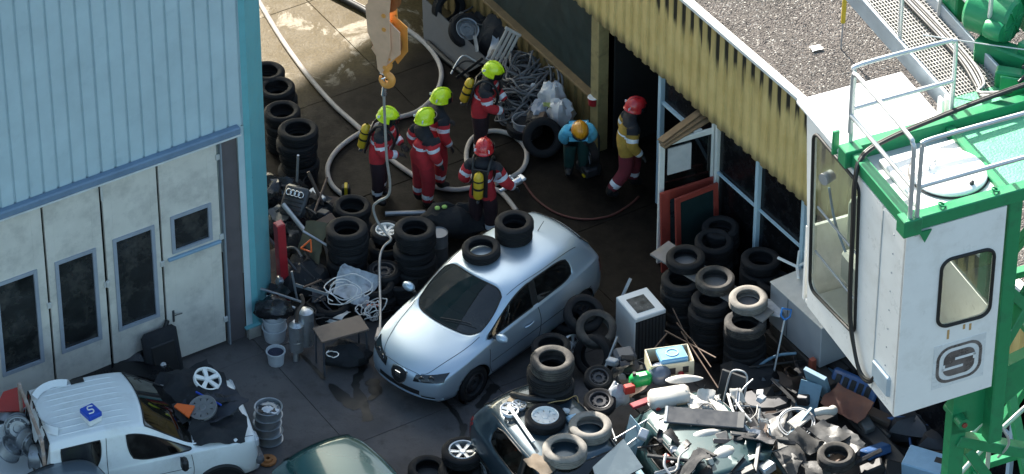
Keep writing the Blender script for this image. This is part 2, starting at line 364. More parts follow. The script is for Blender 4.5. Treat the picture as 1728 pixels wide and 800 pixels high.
for k in range(19000):
    r = random.uniform(.006, .014); pb.add([(a*r*random.uniform(.7, 1.3), b_*r*random.uniform(.7, 1.3), c*r*.7) for a, b_, c in octa], of, TM((random.uniform(-.5, 10), random.uniform(-.02, 4.6), FZ1-.008), random.uniform(0, 6)))
def pebble_mat():
    m, N, L, b = nodes('pebbles'); g = N.new('ShaderNodeNewGeometry'); cr = N.new('ShaderNodeValToRGB'); L.new(g.outputs['Random Per Island'], cr.inputs[0]); e = cr.color_ramp.elements
    e[0].color = (.04, .032, .028, 1); e[1].color = (.24, .22, .2, 1); q = e.new(.55); q.color = (.065, .056, .051, 1); q = e.new(.85); q.color = (.105, .092, .08, 1); L.new(cr.outputs[0], b.inputs['Base Color']); b.inputs['Roughness'].default_value = .85; return m
me = bpy.data.meshes.new('roof_gravel'); me.from_pydata([tuple(p) for p in pb.v], [], pb.f); o = obj('roof_gravel', me, pebble_mat(), yb); o['kind'] = 'stuff'
# walls below the fascia
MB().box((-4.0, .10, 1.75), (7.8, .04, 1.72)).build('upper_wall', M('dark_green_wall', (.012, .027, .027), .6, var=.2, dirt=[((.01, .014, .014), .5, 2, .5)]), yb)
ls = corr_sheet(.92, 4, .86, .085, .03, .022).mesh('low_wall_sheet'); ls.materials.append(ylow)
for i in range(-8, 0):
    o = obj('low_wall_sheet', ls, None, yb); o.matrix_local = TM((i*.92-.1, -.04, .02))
MB().box((-3.9, .02, .905), (7.6, .16, .05), ch=.008).build('wall_cap', M('timber_cap', (.20, .13, .06), .8, var=.3), yb)
MB().box((0, 0, 1.3), (.22, .2, 2.6), ch=.006).build('pillar', M('pillar_paint', (.28, .22, .10), .6, var=.2, dirt=[((.07, .05, .03), .6, 4, .5)]), yb)
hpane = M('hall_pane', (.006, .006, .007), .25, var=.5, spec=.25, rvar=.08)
dk = M('hall_inside_dark', (.008, .008, .0075), .95, var=.3)  # near-black walls inside the hall
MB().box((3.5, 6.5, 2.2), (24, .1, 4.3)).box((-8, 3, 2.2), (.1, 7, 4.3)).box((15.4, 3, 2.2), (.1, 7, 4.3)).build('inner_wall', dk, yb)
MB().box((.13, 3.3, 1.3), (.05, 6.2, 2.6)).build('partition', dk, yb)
MB().box((1.75, .0, 1.3), (.075, .09, 2.6), ch=.005).build('post', lbl, yb)
for x in (3.2, 3.3): MB().box((x, 0, 1.3), (.055, .07, 2.6), ch=.005).build('post', wht, yb)
for x in (4.4, 5.6, 6.9, 8.2, 9.5, 10.8): MB().box((x, 0, 1.3), (.075, .08, 2.6), ch=.005).build('post', lbl, yb)
for a, b_ in ((3.34, 4.34), (4.46, 5.54), (5.66, 6.84), (6.96, 8.14), (8.26, 9.44), (9.56, 10.74)):
    MB().box(((a+b_)/2, 0, 1.62), (b_-a+.02, .04, .03)).build('rail', lbl, yb)
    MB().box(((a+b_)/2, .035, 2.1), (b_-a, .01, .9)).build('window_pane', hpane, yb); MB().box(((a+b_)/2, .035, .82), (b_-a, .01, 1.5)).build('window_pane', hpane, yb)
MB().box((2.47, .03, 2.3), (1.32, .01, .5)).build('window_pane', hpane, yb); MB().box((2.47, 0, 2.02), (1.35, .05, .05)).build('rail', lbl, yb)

# ---- a high slab added out of the frame, north-west, to shade the yard
HC = 14.0; k = HC/math.tan(SUN_EL); sx, sy = SUN_AZ.x*k, SUN_AZ.y*k; e = V((.675, .738, 0)); a0 = V((-3.3, 4.46, 0)); a1 = V((.92, -7.08, 0))
cn = [a0-e*26, a0+e*22, a1+e*20, a1-e*24]
cy = T('shade_caster', 'unseen high steel slab on columns, added to shade the yard', 'shade_caster', loc=(a0.x+sx, a0.y+sy, 0))
o0 = V((a0.x+sx, a0.y+sy, 0))
MB().prism([((p.x+sx-o0.x), (p.y+sy-o0.y)) for p in cn], HC, HC+.4).build('shade_caster_roof', M('shade_caster_steel', (.35, .36, .37), .6), cy)
for f in (.05, .35, .65, .95):
    for (p, q) in ((cn[0], cn[1]), (cn[3], cn[2])):
        c = p.lerp(q, f)+V((sx, sy, 0))-o0
        if (c+o0).y > 13 or (c+o0).x < -16: MB().box((c.x, c.y, HC/2), (.35, .35, HC)).build('column', M('shade_caster_steel'), cy)
# ------------------------------------------------------------------ cars
def glass_mat(name, tint=(.16, .2, .2), rough=.03):
    m, N, L, b = nodes(name); N.remove(b); tr = N.new('ShaderNodeBsdfTransparent'); tr.inputs[0].default_value = (*tint, 1); gl = N.new('ShaderNodeBsdfGlossy'); gl.inputs['Roughness'].default_value = rough
    fr = N.new('ShaderNodeLayerWeight'); fr.inputs[0].default_value = .5; mx = N.new('ShaderNodeMixShader'); g = N.new('ShaderNodeNewGeometry')
    n = nnoise(N, L, g.outputs['Position'], 2.5, 8, .7); df = N.new('ShaderNodeBsdfDiffuse'); df.inputs[0].default_value = (.16, .15, .14, 1); m2 = N.new('ShaderNodeMixShader')
    L.new(nmath(N, L, 'ADD', nmath(N, L, 'MULTIPLY', nmath(N, L, 'POWER', fr.outputs['Facing'], 4.0), .95), .07), mx.inputs[0]); L.new(tr.outputs[0], mx.inputs[1]); L.new(gl.outputs[0], mx.inputs[2])
    L.new(nrange(N, L, n, .45, .75, .02, .16), m2.inputs[0]); L.new(mx.outputs[0], m2.inputs[1]); L.new(df.outputs[0], m2.inputs[2]); L.new(m2.outputs[0], N['Material Output'].inputs[0]); return m
cglass = glass_mat('car_glass'); blk = M('black_trim', (.012, .012, .013), .5, var=.2); rubber = M('rubber_seal', (.01, .01, .01), .6)
def paint(name, col, metal=.0, rough=.35, dirt=None): return M(name, col, rough, metal, var=.03, scale=1.2, rvar=.025, coat=.6, dirt=dirt or [((.25, .23, .2), .16, 3, .55)])
def hatch_spec(xs=1, ys=1, zs=1, roofx=0, dz=0):
    W = [.74, .82, .845, .85, .85, .85, .85, .845, .835, .80, .70]; X = [-1.80, -1.55, -1.28, -.85, -.3, -.2, .32, .80, 1.2, 1.55, 1.78]
    B = [.97, .985, .985, .965, .945, .94, .915, .885, .825, .735, .645]
    top = [[(-1.86, .66, .985), (-1.88, .58, 1.0), (-1.90, .48, 1.005), (-1.93, .26, 1.015), (-1.94, 0, 1.02)],
           [(-1.50, .755, 1.02), (-1.52, .63, 1.27), (-1.57, .54, 1.36), (-1.62, .28, 1.39), (-1.63, 0, 1.40)],
           [(-1.15, .785, 1.02), (-1.12, .64, 1.335), (-1.13, .56, 1.41), (-1.13, .29, 1.44), (-1.13, 0, 1.45)],
           [(-.75, .79, 1.0), (-.75, .65, 1.35), (-.75, .57, 1.43), (-.75, .3, 1.455), (-.75, 0, 1.465)],
           [(-.3, .79, .98), (-.33, .655, 1.355), (-.33, .575, 1.43), (-.33, .3, 1.46), (-.33, 0, 1.47)],
           [(-.2, .79, .975), (-.23, .655, 1.355), (-.23, .575, 1.43), (-.23, .3, 1.46), (-.23, 0, 1.47)],
           [(.35, .785, .95), (.12, .665, 1.335), (.17, .60, 1.40), (.25, .29, 1.435), (.28, 0, 1.445)],
           [(.80, .77, .915), (.84, .735, .922), (.90, .69, .935), (1.02, .33, .965), (1.05, 0, .97)],
           [(1.2, .75, .86), (1.22, .66, .88), (1.26, .56, .885), (1.32, .3, .905), (1.34, 0, .91)],
           [(1.55, .70, .765), (1.57, .62, .79), (1.61, .52, .80), (1.68, .28, .82), (1.70, 0, .825)],
           [(1.80, .6, .66), (1.83, .52, .68), (1.86, .43, .69), (1.92, .22, .70), (1.94, 0, .705)]]
    side = []
    for x, w_, b_ in zip(X, W, B):
        z = [.25, .335, .3+.40*(b_-.3), .3+.76*(b_-.3), b_]
        side.append([(x, w_-.05, z[0]), (x, w_, z[1]), (x, w_+.012, z[2]), (x, w_+.008, z[3]), (x, w_-.028, z[4])])
    fr = [[(1.84, .62), (1.88, .53), (1.92, .44), (1.97, .22), (1.985, 0)], [(1.86, .63), (1.90, .54), (1.945, .44), (1.99, .22), (2.0, 0)], [(1.85, .63), (1.90, .54), (1.95, .44), (1.995, .22), (2.005, 0)], [(1.80, .6), (1.84, .5), (1.88, .42), (1.92, .2), (1.93, 0)]]
    rr = [[(-1.90, .68), (-1.93, .58), (-1.95, .48), (-1.97, .26), (-1.975, 0)], [(-1.91, .69), (-1.95, .59), (-1.98, .48), (-2.0, .26), (-2.0, 0)], [(-1.91, .69), (-1.95, .59), (-1.98, .48), (-2.0, .26), (-2.0, 0)], [(-1.84, .66), (-1.88, .56), (-1.91, .46), (-1.93, .25), (-1.935, 0)]]
    tags = {('t', i, k): 'windshield' for i in (6,) for k in (3, 4)}
    tags.update({('t', 0, k): 'rear_window' for k in (3, 4)}); tags.update({('t', i, 1): 'side_window' for i in (2, 3, 5, 6)}); tags[('t', 4, 1)] = 'pillar_trim'
    sc = lambda p: (p[0]*xs, p[1]*ys, p[2]*zs+dz)
    return dict(side=[[sc(p) for p in r] for r in side], top=[[sc(p) for p in r] for r in top], fr=[[(a*xs, b*ys) for a, b in r] for r in fr], rr=[[(a*xs, b*ys) for a, b in r] for r in rr], tags=tags, wheels=[(1.18*xs, .315), (-1.27*xs, .315)], wr=.30, ty=.74*ys)
def shell(spec, lvl, arch=.345):
    side, top = spec['side'], spec['top']; n = len(side); bm = bmesh.new(); vd = {}
    def vt(key, p, sg):
        if abs(p[1]) < 1e-6: sg = 1
        kk = (key, sg)
        if kk not in vd: vd[kk] = bm.verts.new((p[0], p[1]*sg, p[2]))
        return vd[kk]
    names = ['body']; fi = {}
    def face(vs, tagn, sg):
        if tagn not in names: names.append(tagn)
        if sg < 0: vs = vs[::-1]
        try: f = bm.faces.new(vs)
        except ValueError: return
        f.material_index = names.index(tagn)
    for sg in (1, -1):
        S_ = lambda i, j: vt(('s', i, j), side[i][j], sg)
        def Tp(i, k): return S_(i, 4) if k == 0 else vt(('t', i, k), top[i][k-1], sg)
        def E(rows, i, r, k, nm):
            if r == 0: return Tp(i, k)
            if k == 0: return S_(i, 4-r)
            a = rows[r-1][k-1]; return vt((nm, r, k), (a[0], a[1], side[i][4-r][2]), sg)
        for i in range(n-1):
            for j in range(4): face([S_(i, j), S_(i+1, j), S_(i+1, j+1), S_(i, j+1)], spec['tags'].get(('s', i, j), 'body'), sg)
            for k in range(5): face([Tp(i, k), Tp(i+1, k), Tp(i+1, k+1), Tp(i, k+1)], spec['tags'].get(('t', i, k), 'body'), sg)
        for r in range(4):
            for k in range(5):
                face([E(spec['fr'], n-1, r+1, k, 'f'), E(spec['fr'], n-1, r+1, k+1, 'f'), E(spec['fr'], n-1, r, k+1, 'f'), E(spec['fr'], n-1, r, k, 'f')], spec['tags'].get(('f', r, k), 'body'), sg)
                face([E(spec['rr'], 0, r, k, 'r'), E(spec['rr'], 0, r, k+1, 'r'), E(spec['rr'], 0, r+1, k+1, 'r'), E(spec['rr'], 0, r+1, k, 'r')], spec['tags'].get(('r', r, k), 'body'), sg)
    cl = bm.edges.layers.float.get('crease_edge') or bm.edges.layers.float.new('crease_edge')
    for e_ in bm.edges:
        ms = {f.material_index for f in e_.link_faces}
        if len(ms) > 1: e_[cl] = .93
    sk_ = {vd[(('s', i, 4), sg)] for i in range(n) for sg in (1, -1)}
    for e_ in bm.edges:
        if e_.verts[0] in sk_ and e_.verts[1] in sk_: e_[cl] = max(e_[cl], spec.get('crease', .5))
    bmesh.ops.recalc_face_normals(bm, faces=bm.faces); tf = max(bm.faces, key=lambda f: f.calc_center_median().z)
    if tf.normal.z < 0: bmesh.ops.reverse_faces(bm, faces=bm.faces)
    if 'rc' in spec:
        tk = {}
        for (key, sg_), v_ in vd.items(): tk[v_] = key
        for e_ in bm.edges:
            a, b = tk[e_.verts[0]], tk[e_.verts[1]]
            if a[0] == b[0] == 't' and ((a[2] == b[2] and a[2] in (2, 3)) or (a[1] == b[1] and a[1] in spec['rows'])): e_[cl] = max(e_[cl], spec['rc'])
    me = bpy.data.meshes.new('cage'); bm.to_mesh(me); bm.free()
    ob = bpy.data.objects.new('cage', me); COL.objects.link(ob); sb = ob.modifiers.new('s', 'SUBSURF'); sb.levels = lvl; sb.render_levels = lvl
    dg = bpy.context.evaluated_depsgraph_get(); dg.update(); m2 = bpy.data.meshes.new_from_object(ob.evaluated_get(dg)); bpy.data.objects.remove(ob)
    bm = bmesh.new(); bm.from_mesh(m2); bpy.data.meshes.remove(m2)
    dl = []
    for f in bm.faces:
        c = f.calc_center_median()
        for (wx, wz) in spec['wheels']:
            if abs(c.y) > .45 and (c.x-wx)**2+(c.z-wz)**2 < (arch*.985)**2: dl.append(f)
    bmesh.ops.delete(bm, geom=dl, context='FACES')
    for v_ in bm.verts:
        if v_.is_boundary and abs(v_.co.y) > .45:
            for (wx, wz) in spec['wheels']:
                dx, dz = v_.co.x-wx, v_.co.z-wz; d = math.hypot(dx, dz)
                if d < arch*1.25 and v_.co.z > .24: v_.co.x = wx+dx/d*arch; v_.co.z = wz+dz/d*arch
    bvh = BVHTree.FromBMesh(bm); out = {}
    for ti, nm in enumerate(names):
        b2 = bm.copy(); bmesh.ops.delete(b2, geom=[f for f in b2.faces if f.material_index != ti], context='FACES')
        for f in b2.faces: f.smooth = True; f.material_index = 0
        isl = []
        if nm == 'body': isl = [b2]
        else:
            todo = set(b2.faces)
            while todo:
                st_ = [todo.pop()]; comp = set(st_)
                while st_:
                    for e_ in st_.pop().edges:
                        for f in e_.link_faces:
                            if f in todo: todo.discard(f); comp.add(f); st_.append(f)
                idx = {f.index for f in comp}; b3 = b2.copy(); b3.faces.ensure_lookup_table(); bmesh.ops.delete(b3, geom=[f for f in b3.faces if f.index not in idx], context='FACES'); isl.append(b3)
        out[nm] = []
        for b3 in isl:
            q = bpy.data.meshes.new(nm); b3.to_mesh(q); lo = []
            be = [e_ for e_ in b3.edges if e_.is_boundary]; adj = {}
            for e_ in be:
                va, vb = e_.verts[0], e_.verts[1]; adj.setdefault(va, []).append(vb); adj.setdefault(vb, []).append(va)
            seen = set()
            for s0 in adj:
                if s0 in seen: continue
                loop = [s0]; seen.add(s0); cur = s0
                while True:
                    nx = [x for x in adj[cur] if x not in seen]
                    if not nx: break
                    cur = nx[0]; seen.add(cur); loop.append(cur)
                lo.append([x.co.copy() for x in loop])
            out[nm].append((q, lo)); b3.free()
        if nm != 'body': b2.free()
    bm.free(); return out, bvh
def wrap_path(bvh, pts, d, off=.002):
    o = []
    for p in pts:
        h = bvh.ray_cast(V(p)-V(d)*3, V(d)); 
        if h[0] is not None: o.append(h[0]-V(d)*off)
    return o
def patch(bvh, q, d, n=8, m_=6, off=.004):     # a four-cornered piece laid on the body, seen along d
    q = [V(p) for p in q]; g = []
    for i in range(n+1):
        r = []
        for j in range(m_+1):
            s_, t = i/n, j/m_; p = (q[0]*(1-s_)+q[1]*s_)*(1-t)+(q[3]*(1-s_)+q[2]*s_)*t
            h = bvh.ray_cast(p-V(d)*3, V(d)); r.append((h[0]+h[1]*(off if h[1].dot(V(d)) < 0 else -off)) if h[0] is not None else p)
        g.append(r)
    return MB().grid(g)
def seat_mb(x, y, z=.45):
    m_ = TM((x, y, z)); return MB().box((.05, 0, .05), (.5, .48, .16), m_, .05).box((-.24, 0, .36), (.14, .46, .58), m_ @ TM((0, 0, 0), ry=R(-12)), .05).box((-.33, 0, .74), (.08, .26, .16), m_, .03)
def tyre_profile(R_, w_, rim):
    h = w_/2; p = [(rim, -h*.72), (rim+.008, -h*.86), (rim+(R_-rim)*.35, -h*.99), (rim+(R_-rim)*.62, -h), (R_-.035, -h*.93), (R_-.012, -h*.82)]
    for f in (-.55, -.18, .18, .55): p += [(R_, h*(f-.085)), (R_-.009, h*(f-.07)), (R_-.009, h*(f+.07)), (R_, h*(f+.085))]
    p += [(R_-.012, h*.82), (R_-.035, h*.93), (rim+(R_-rim)*.62, h), (rim+(R_-rim)*.35, h*.99), (rim+.008, h*.86), (rim, h*.72), (rim+.012, h*.62), (R_-.045, h*.62), (R_-.03, 0), (R_-.045, -h*.62), (rim+.012, -h*.62)]
    return p
def rubber_mat(name, col, dirt):
    return M(name, col, .8, spec=.3, var=.3, scale=7, bump=.25, bscale=90, dirt=dirt, bdist=.004)
rub = rubber_mat('tyre_rubber', (.011, .011, .0125), [((.03, .029, .029), .5, 5, .52)]); rubd = rubber_mat('tyre_rubber_dusty', (.035, .033, .032), [((.10, .092, .08), .7, 4, .46)])
rubp = rubber_mat('tyre_rubber_sunlit', (.20, .185, .165), [((.10, .095, .09), .7, 6, .5), ((.3, .27, .23), .5, 3, .5)])  # paled rubber: sunlight put into the colour of three tyres
alloy = M('alloy', (.62, .63, .64), .35, .75, var=.08); alloyw = M('wheel_cover_white', (.72, .72, .70), .4, .1, var=.1, dirt=[((.2, .18, .16), .5, 9, .58)]); steel = M('wheel_steel', (.33, .35, .37), .45, .7, var=.15, dirt=[((.12, .07, .04), .6, 8, .55)]); darkst = M('dark_steel', (.05, .05, .055), .5, .5, var=.3)
TYRES = {}
def tyre_mesh(R_=.30, w_=.19, rim=.185, mat=None, n=44):
    k = (R_, w_, rim, (mat or rub).name)
    if k not in TYRES:
        me = MB().lathe(tyre_profile(R_, w_, rim), n, closed=True).mesh('tyre', 35); me.materials.append(mat or rub); TYRES[k] = me
    return TYRES[k]
def rim_mb(style, r=.19, w_=.17):
    h = w_/2; mb = MB().lathe([(r+.012, h), (r+.004, h+.006), (r-.012, h), (r-.014, h*.7), (r-.016, -h*.7), (r-.01, -h), (r+.01, -h)], 32)
    zf = h*.55
    if style == 'steel':
        mb.lathe([(r-.02, h*.3), (r*.78, h*.35), (r*.6, h*.75), (r*.34, h*.72), (r*.3, h*.35), (.0, h*.35)], 32)
        for k in range(10):
            a = 2*math.pi*k/10; mb.lathe([(.013, 0), (.011, .006), (0, .006)], 8, TM((r*.69*math.cos(a), r*.69*math.sin(a), h*.6)))
        return mb
    n, wd, tw = {'five': (5, .32, 1), 'six': (6, .24, 1), 'seven': (7, .26, 1), 'cover': (9, .40, 1), 'wire': (12, .22, 1)}[style]
    mb.lathe([(0, zf+.012), (r*.2, zf+.012), (r*.27, zf), (r*.27, zf-.03)], 20)
    for k in range(n):
        a = 2*math.pi*k/n; m_ = TM((0, 0, 0), a); b0, b1 = r*.22, r-.012; w0, w1 = r*wd*.42, r*wd*.55
        mb.add([(b0, -w0, zf), (b1, -w1, zf+.008), (b1, w1, zf+.008), (b0, w0, zf), (b0, -w0, zf-.03), (b1, -w1, zf-.025), (b1, w1, zf-.025), (b0, w0, zf-.03)], [(0, 1, 2, 3), (4, 7, 6, 5), (0, 4, 5, 1), (3, 2, 6, 7), (1, 5, 6, 2), (0, 3, 7, 4)], m_)
        for s_ in (-1, 1):
            mb.add([(b0, s_*w0, zf+.004), (b1, s_*w1, zf+.014), (b1, s_*w1*.7, zf+.014), (b0, s_*w0*.7, zf+.004)], [(0, 1, 2, 3)], m_) if n < 8 else None
    if style == 'cover': mb.lathe([(r-.012, zf+.012), (r*.82, zf+.01), (r*.8, zf-.01)], 32)
    return mb
RIMS = {}
def rim_mesh(style, r=.19, mat=None, w_=.17):
    k = (style, r, (mat or alloy).name, w_)
    if k not in RIMS:
        me = rim_mb(style, r, w_).mesh('rim', 30); me.materials.append(mat or alloy); RIMS[k] = me
    return RIMS[k]
def car(name, label, spec, mw, pm, lvl=2, seams=(), interior=True, group=None, rimmat=None, rimstyle='seven', gm=None):
    root = T(name, label, 'car', mw=mw, group=group); out, bvh = shell(spec, lvl)
    bd = None
    for nm, lst in out.items():
        for (q, loops) in lst:
            mt = pm if nm == 'body' else (blk if nm == 'pillar_trim' else (gm or cglass))
            o = obj(nm, q, mt, root)
            if nm == 'body':
                bd = o; q.materials.append(M('car_interior', (.035, .036, .04), .8, var=.2)); sd = o.modifiers.new('lining', 'SOLIDIFY'); sd.thickness = .014; sd.offset = -1; sd.material_offset = 1
            elif nm != 'pillar_trim':
                s_ = MB()
                for lo in loops: s_.tube(lo, .011, 6, True)
                s_.build('window_seal', rubber, o, 60)
    for d, pts in seams:
        pp = wrap_path(bvh, spline(pts, 8), d)
        if len(pp) > 2: MB().tube(pp, .0045, 5).build('panel_seam', blk, bd)
    for (wx, wz) in spec['wheels']:
        for sg in (1, -1):
            wh = MB().tube([(wx, sg*(spec['ty']-.06), wz), (wx, sg*(spec['ty']+.02), wz)], .06).build('wheel', darkst, root)
            o = obj('tyre', tyre_mesh(spec['wr'], .19, .185), None, wh); o.matrix_local = TM((wx, sg*spec['ty'], wz), rx=R(-90*sg))
            o = obj('rim', rim_mesh(rimstyle, .19, rimmat), None, wh); o.matrix_local = TM((wx, sg*spec['ty'], wz), rx=R(-90*sg))
            MB().lathe([(.345, 0), (.345, .25), (.1, .25)], 28, TM((wx, sg*.80, wz), rx=R(90*sg))).build('wheel_arch', blk, bd)
    X = [p[0][0] for p in spec['side']]
    MB().box(((X[0]+X[-1])/2, 0, .28), (X[-1]-X[0]-.1, 1.3, .06)).build('floor_pan', blk, root)
    if interior:
        it = M('car_interior', (.035, .036, .04), .8, var=.2)
        for (x, y) in ((-.05, .36), (-.05, -.36), (-.95, .36), (-.95, -.36)): seat_mb(x, y).build('seat', it, root, 40)
        MB().box((.72, 0, .78), (.36, 1.38, .22), ch=.06).build('dashboard', M('dash', (.05, .052, .055), .7), root)
        MB().lathe([(.17+.014*math.cos(a), .014*math.sin(a)) for a in [k*math.pi/4 for k in range(8)]], 24, TM((.5, .36, .86), ry=R(-65)), closed=True).box((.5, .36, .86), (.06, .3, .03)).build('steering_wheel', blk, root, 60)
    return root, bvh, bd

# ---- the silver hatchback
M('chrome', (.75, .76, .78), .15, 1, var=.03)
silver = paint('silver_paint', (.45, .54, .625), .62, .38, dirt=[((.42, .51, .60), .25, 1.2, .45)])
SY, SX, SZ_ = (0, -1, 0), (-1, 0, 0), (0, 0, -1)
def hatch_seams():
    se = []
    for sg in (1, -1):
        d = (0, -sg, 0); Y = sg*1.0
        se += [(d, [(-.27, Y, .94), (-.30, Y, .70), (-.27, Y, .45), (-.2, Y, .33)]), (d, [(-.2, Y, .33), (.3, Y, .30), (.78, Y, .31)]), (d, [(.78, Y, .31), (.86, Y, .5), (.84, Y, .8)]),
               (d, [(-1.5, Y, .62), (-.9, Y, .60), (0, Y, .58), (.82, Y, .56)]), (SZ_, [(.88, sg*.66, 2), (1.3, sg*.60, 2), (1.75, sg*.47, 2), (1.86, sg*.36, 2)]), (SZ_, [(.2, sg*.6, 2), (-.6, sg*.625, 2), (-1.4, sg*.59, 2)])]
    se += [(SZ_, [(1.875, -.36, 2), (1.915, 0, 2), (1.875, .36, 2)])]
    return se
sp0 = hatch_spec()
MC = TM((P(820, 515, .7).x, P(820, 515, .7).y, 0), R(180+48.5))
sc_, bvh, bd = car('hatchback_car', 'silver three door hatchback with tyres lying on its roof', sp0, MC, silver, 3, hatch_seams(), rimmat=darkst, rimstyle='steel')
hl = M('headlight_glass', (.018, .02, .023), .15, var=.4, scale=14, spec=.5, coat=.3)
for sg in (1, -1):
    h = patch(bvh, [(1.70, sg*.70, .625), (1.90, sg*.27, .56), (1.90, sg*.29, .665), (1.55, sg*.70, .735)], (-1, 0, 0), 10, 6, .006).build('headlight', hl, sc_, 60)
    for (yy, zz) in ((.40, .628), (.53, .655)):
        g = bvh.ray_cast(V((4, sg*yy, zz)), V((-1, 0, 0)))
        if g[0]: MB().lathe([(.05, .0), (.045, .010), (.03, .004), (0, .003)], 16, TM(g[0]+V((.004, 0, 0)), ry=R(70), rz=sg*R(25))).build('lamp_reflector', M('reflector', (.12, .125, .135), .25, .8), h, 40)
    patch(bvh, [(1.97, sg*.62, .30), (1.98, sg*.42, .30), (1.98, sg*.42, .36), (1.97, sg*.62, .36)], (-1, 0, 0), 4, 3).build('fog_lamp', blk, sc_, 60)
    m0 = MB(); m0.blob((.70, sg*.955, .985), .1, 14, 0, sq=(.75, 1.15, .72)); m0.build('mirror', silver, sc_, 60)
    MB().tube([(.72, sg*.80, .945), (.70, sg*.9, .965)], .03).build('mirror_arm', blk, sc_, 60)
    MB().tube(spline([(-.12, sg*.868, .775), (-.06, sg*.892, .785), (.02, sg*.892, .785), (.08, sg*.868, .775)], 4), .014, 8).build('door_handle', silver, sc_, 60)
    patch(bvh, [(-1.80, sg*.74, .66), (-1.93, sg*.55, .66), (-1.93, sg*.55, .90), (-1.80, sg*.72, .90)], (1, 0, 0), 5, 5).build('tail_light', M('tail_red', (.30, .012, .015), .15, coat=.5), sc_, 60)
# shield-shaped grille with its chrome letter
def shield(s_, c, off, mat, name, par, hole=None):
    pts = [(-.125, .075), (-.06, .10), (0, .105), (.06, .10), (.125, .075), (.13, .0), (.105, -.065), (.05, -.115), (0, -.125), (-.05, -.115), (-.105, -.065), (-.13, 0)]
    vs = []
    for k in range(4):
        f = 1-k/4
        for (y, z) in pts:
            h = bvh.ray_cast(V((4, y*s_*f, c+z*s_*f)), V((-1, 0, 0))); vs.append(h[0]+V((off, 0, 0)))
    h = bvh.ray_cast(V((4, 0, c)), V((-1, 0, 0))); vs.append(h[0]+V((off, 0, 0)))
    n = 12; fs = [(k*n+i, k*n+(i+1) % n, (k+1)*n+(i+1) % n, (k+1)*n+i) for k in range(3) for i in range(n)]+[(3*n+i, 3*n+(i+1) % n, 4*n) for i in range(n)]
    return MB().add(vs, fs).build(name, mat, par, 60)
gl = shield(1.22, .565, .006, M('chrome'), 'grille_surround', sc_); shield(1.08, .565, .012, blk, 'grille', sc_)
lg = MB()
for (y0, y1, z0, z1) in ((-.05, .05, .03, .048), (-.05, .05, -.009, .009), (-.05, .05, -.048, -.03), (-.05, -.032, .009, .03), (.032, .05, -.03, -.009)):
    x = bvh.ray_cast(V((4, (y0+y1)/2, .578)), V((-1, 0, 0)))[0].x+.018; lg.box((x, -(y0+y1)/2, .578+(z0+z1)/2), (.012, y1-y0, z1-z0))
lg.build('emblem', M('chrome'), gl)
MB().tube([p for p in wrap_path(bvh, [(4, y/10, .315) for y in range(-7, 8)], (-1, 0, 0), .006)], .012, 6).build('bumper_lip', silver, sc_, 60)
patch(bvh, [(1.9, -.40, .36), (1.9, .40, .36), (1.9, .40, .44), (1.9, -.40, .44)], (-1, 0, 0), 10, 3, .005).build('lower_grille', blk, sc_, 60)
for sg in (-1, 1): MB().tube(wrap_path(bvh, [(.98-.02*k, sg*(.05)+.11*k*.55, 3) for k in range(0, 9)], (0, 0, -1), .012), .008, 5).build('wiper', blk, sc_, 60)
MB().tube([(-1.2, 0, 1.44), (-1.34, 0, 1.55)], [.008, .004], 6).build('antenna', blk, sc_)
sp_ = [[(-1.52, y*.13, 1.372-.004*y*y), (-1.62, y*.115, 1.366-.0045*y*y), (-1.69, y*.11, 1.345-.005*y*y)] for y in range(-4, 5)]
MB().grid(sp_, thick=.025).build('rear_spoiler', silver, sc_, 60)
MB().tube(wrap_path(bvh, [(-.05+.1*k-.9, -1.2, .32) for k in range(18)], (0, 1, 0), .01), .012, 6).build('sill_strip', M('chrome_strip', (.6, .64, .68), .3, .4), sc_, 60)
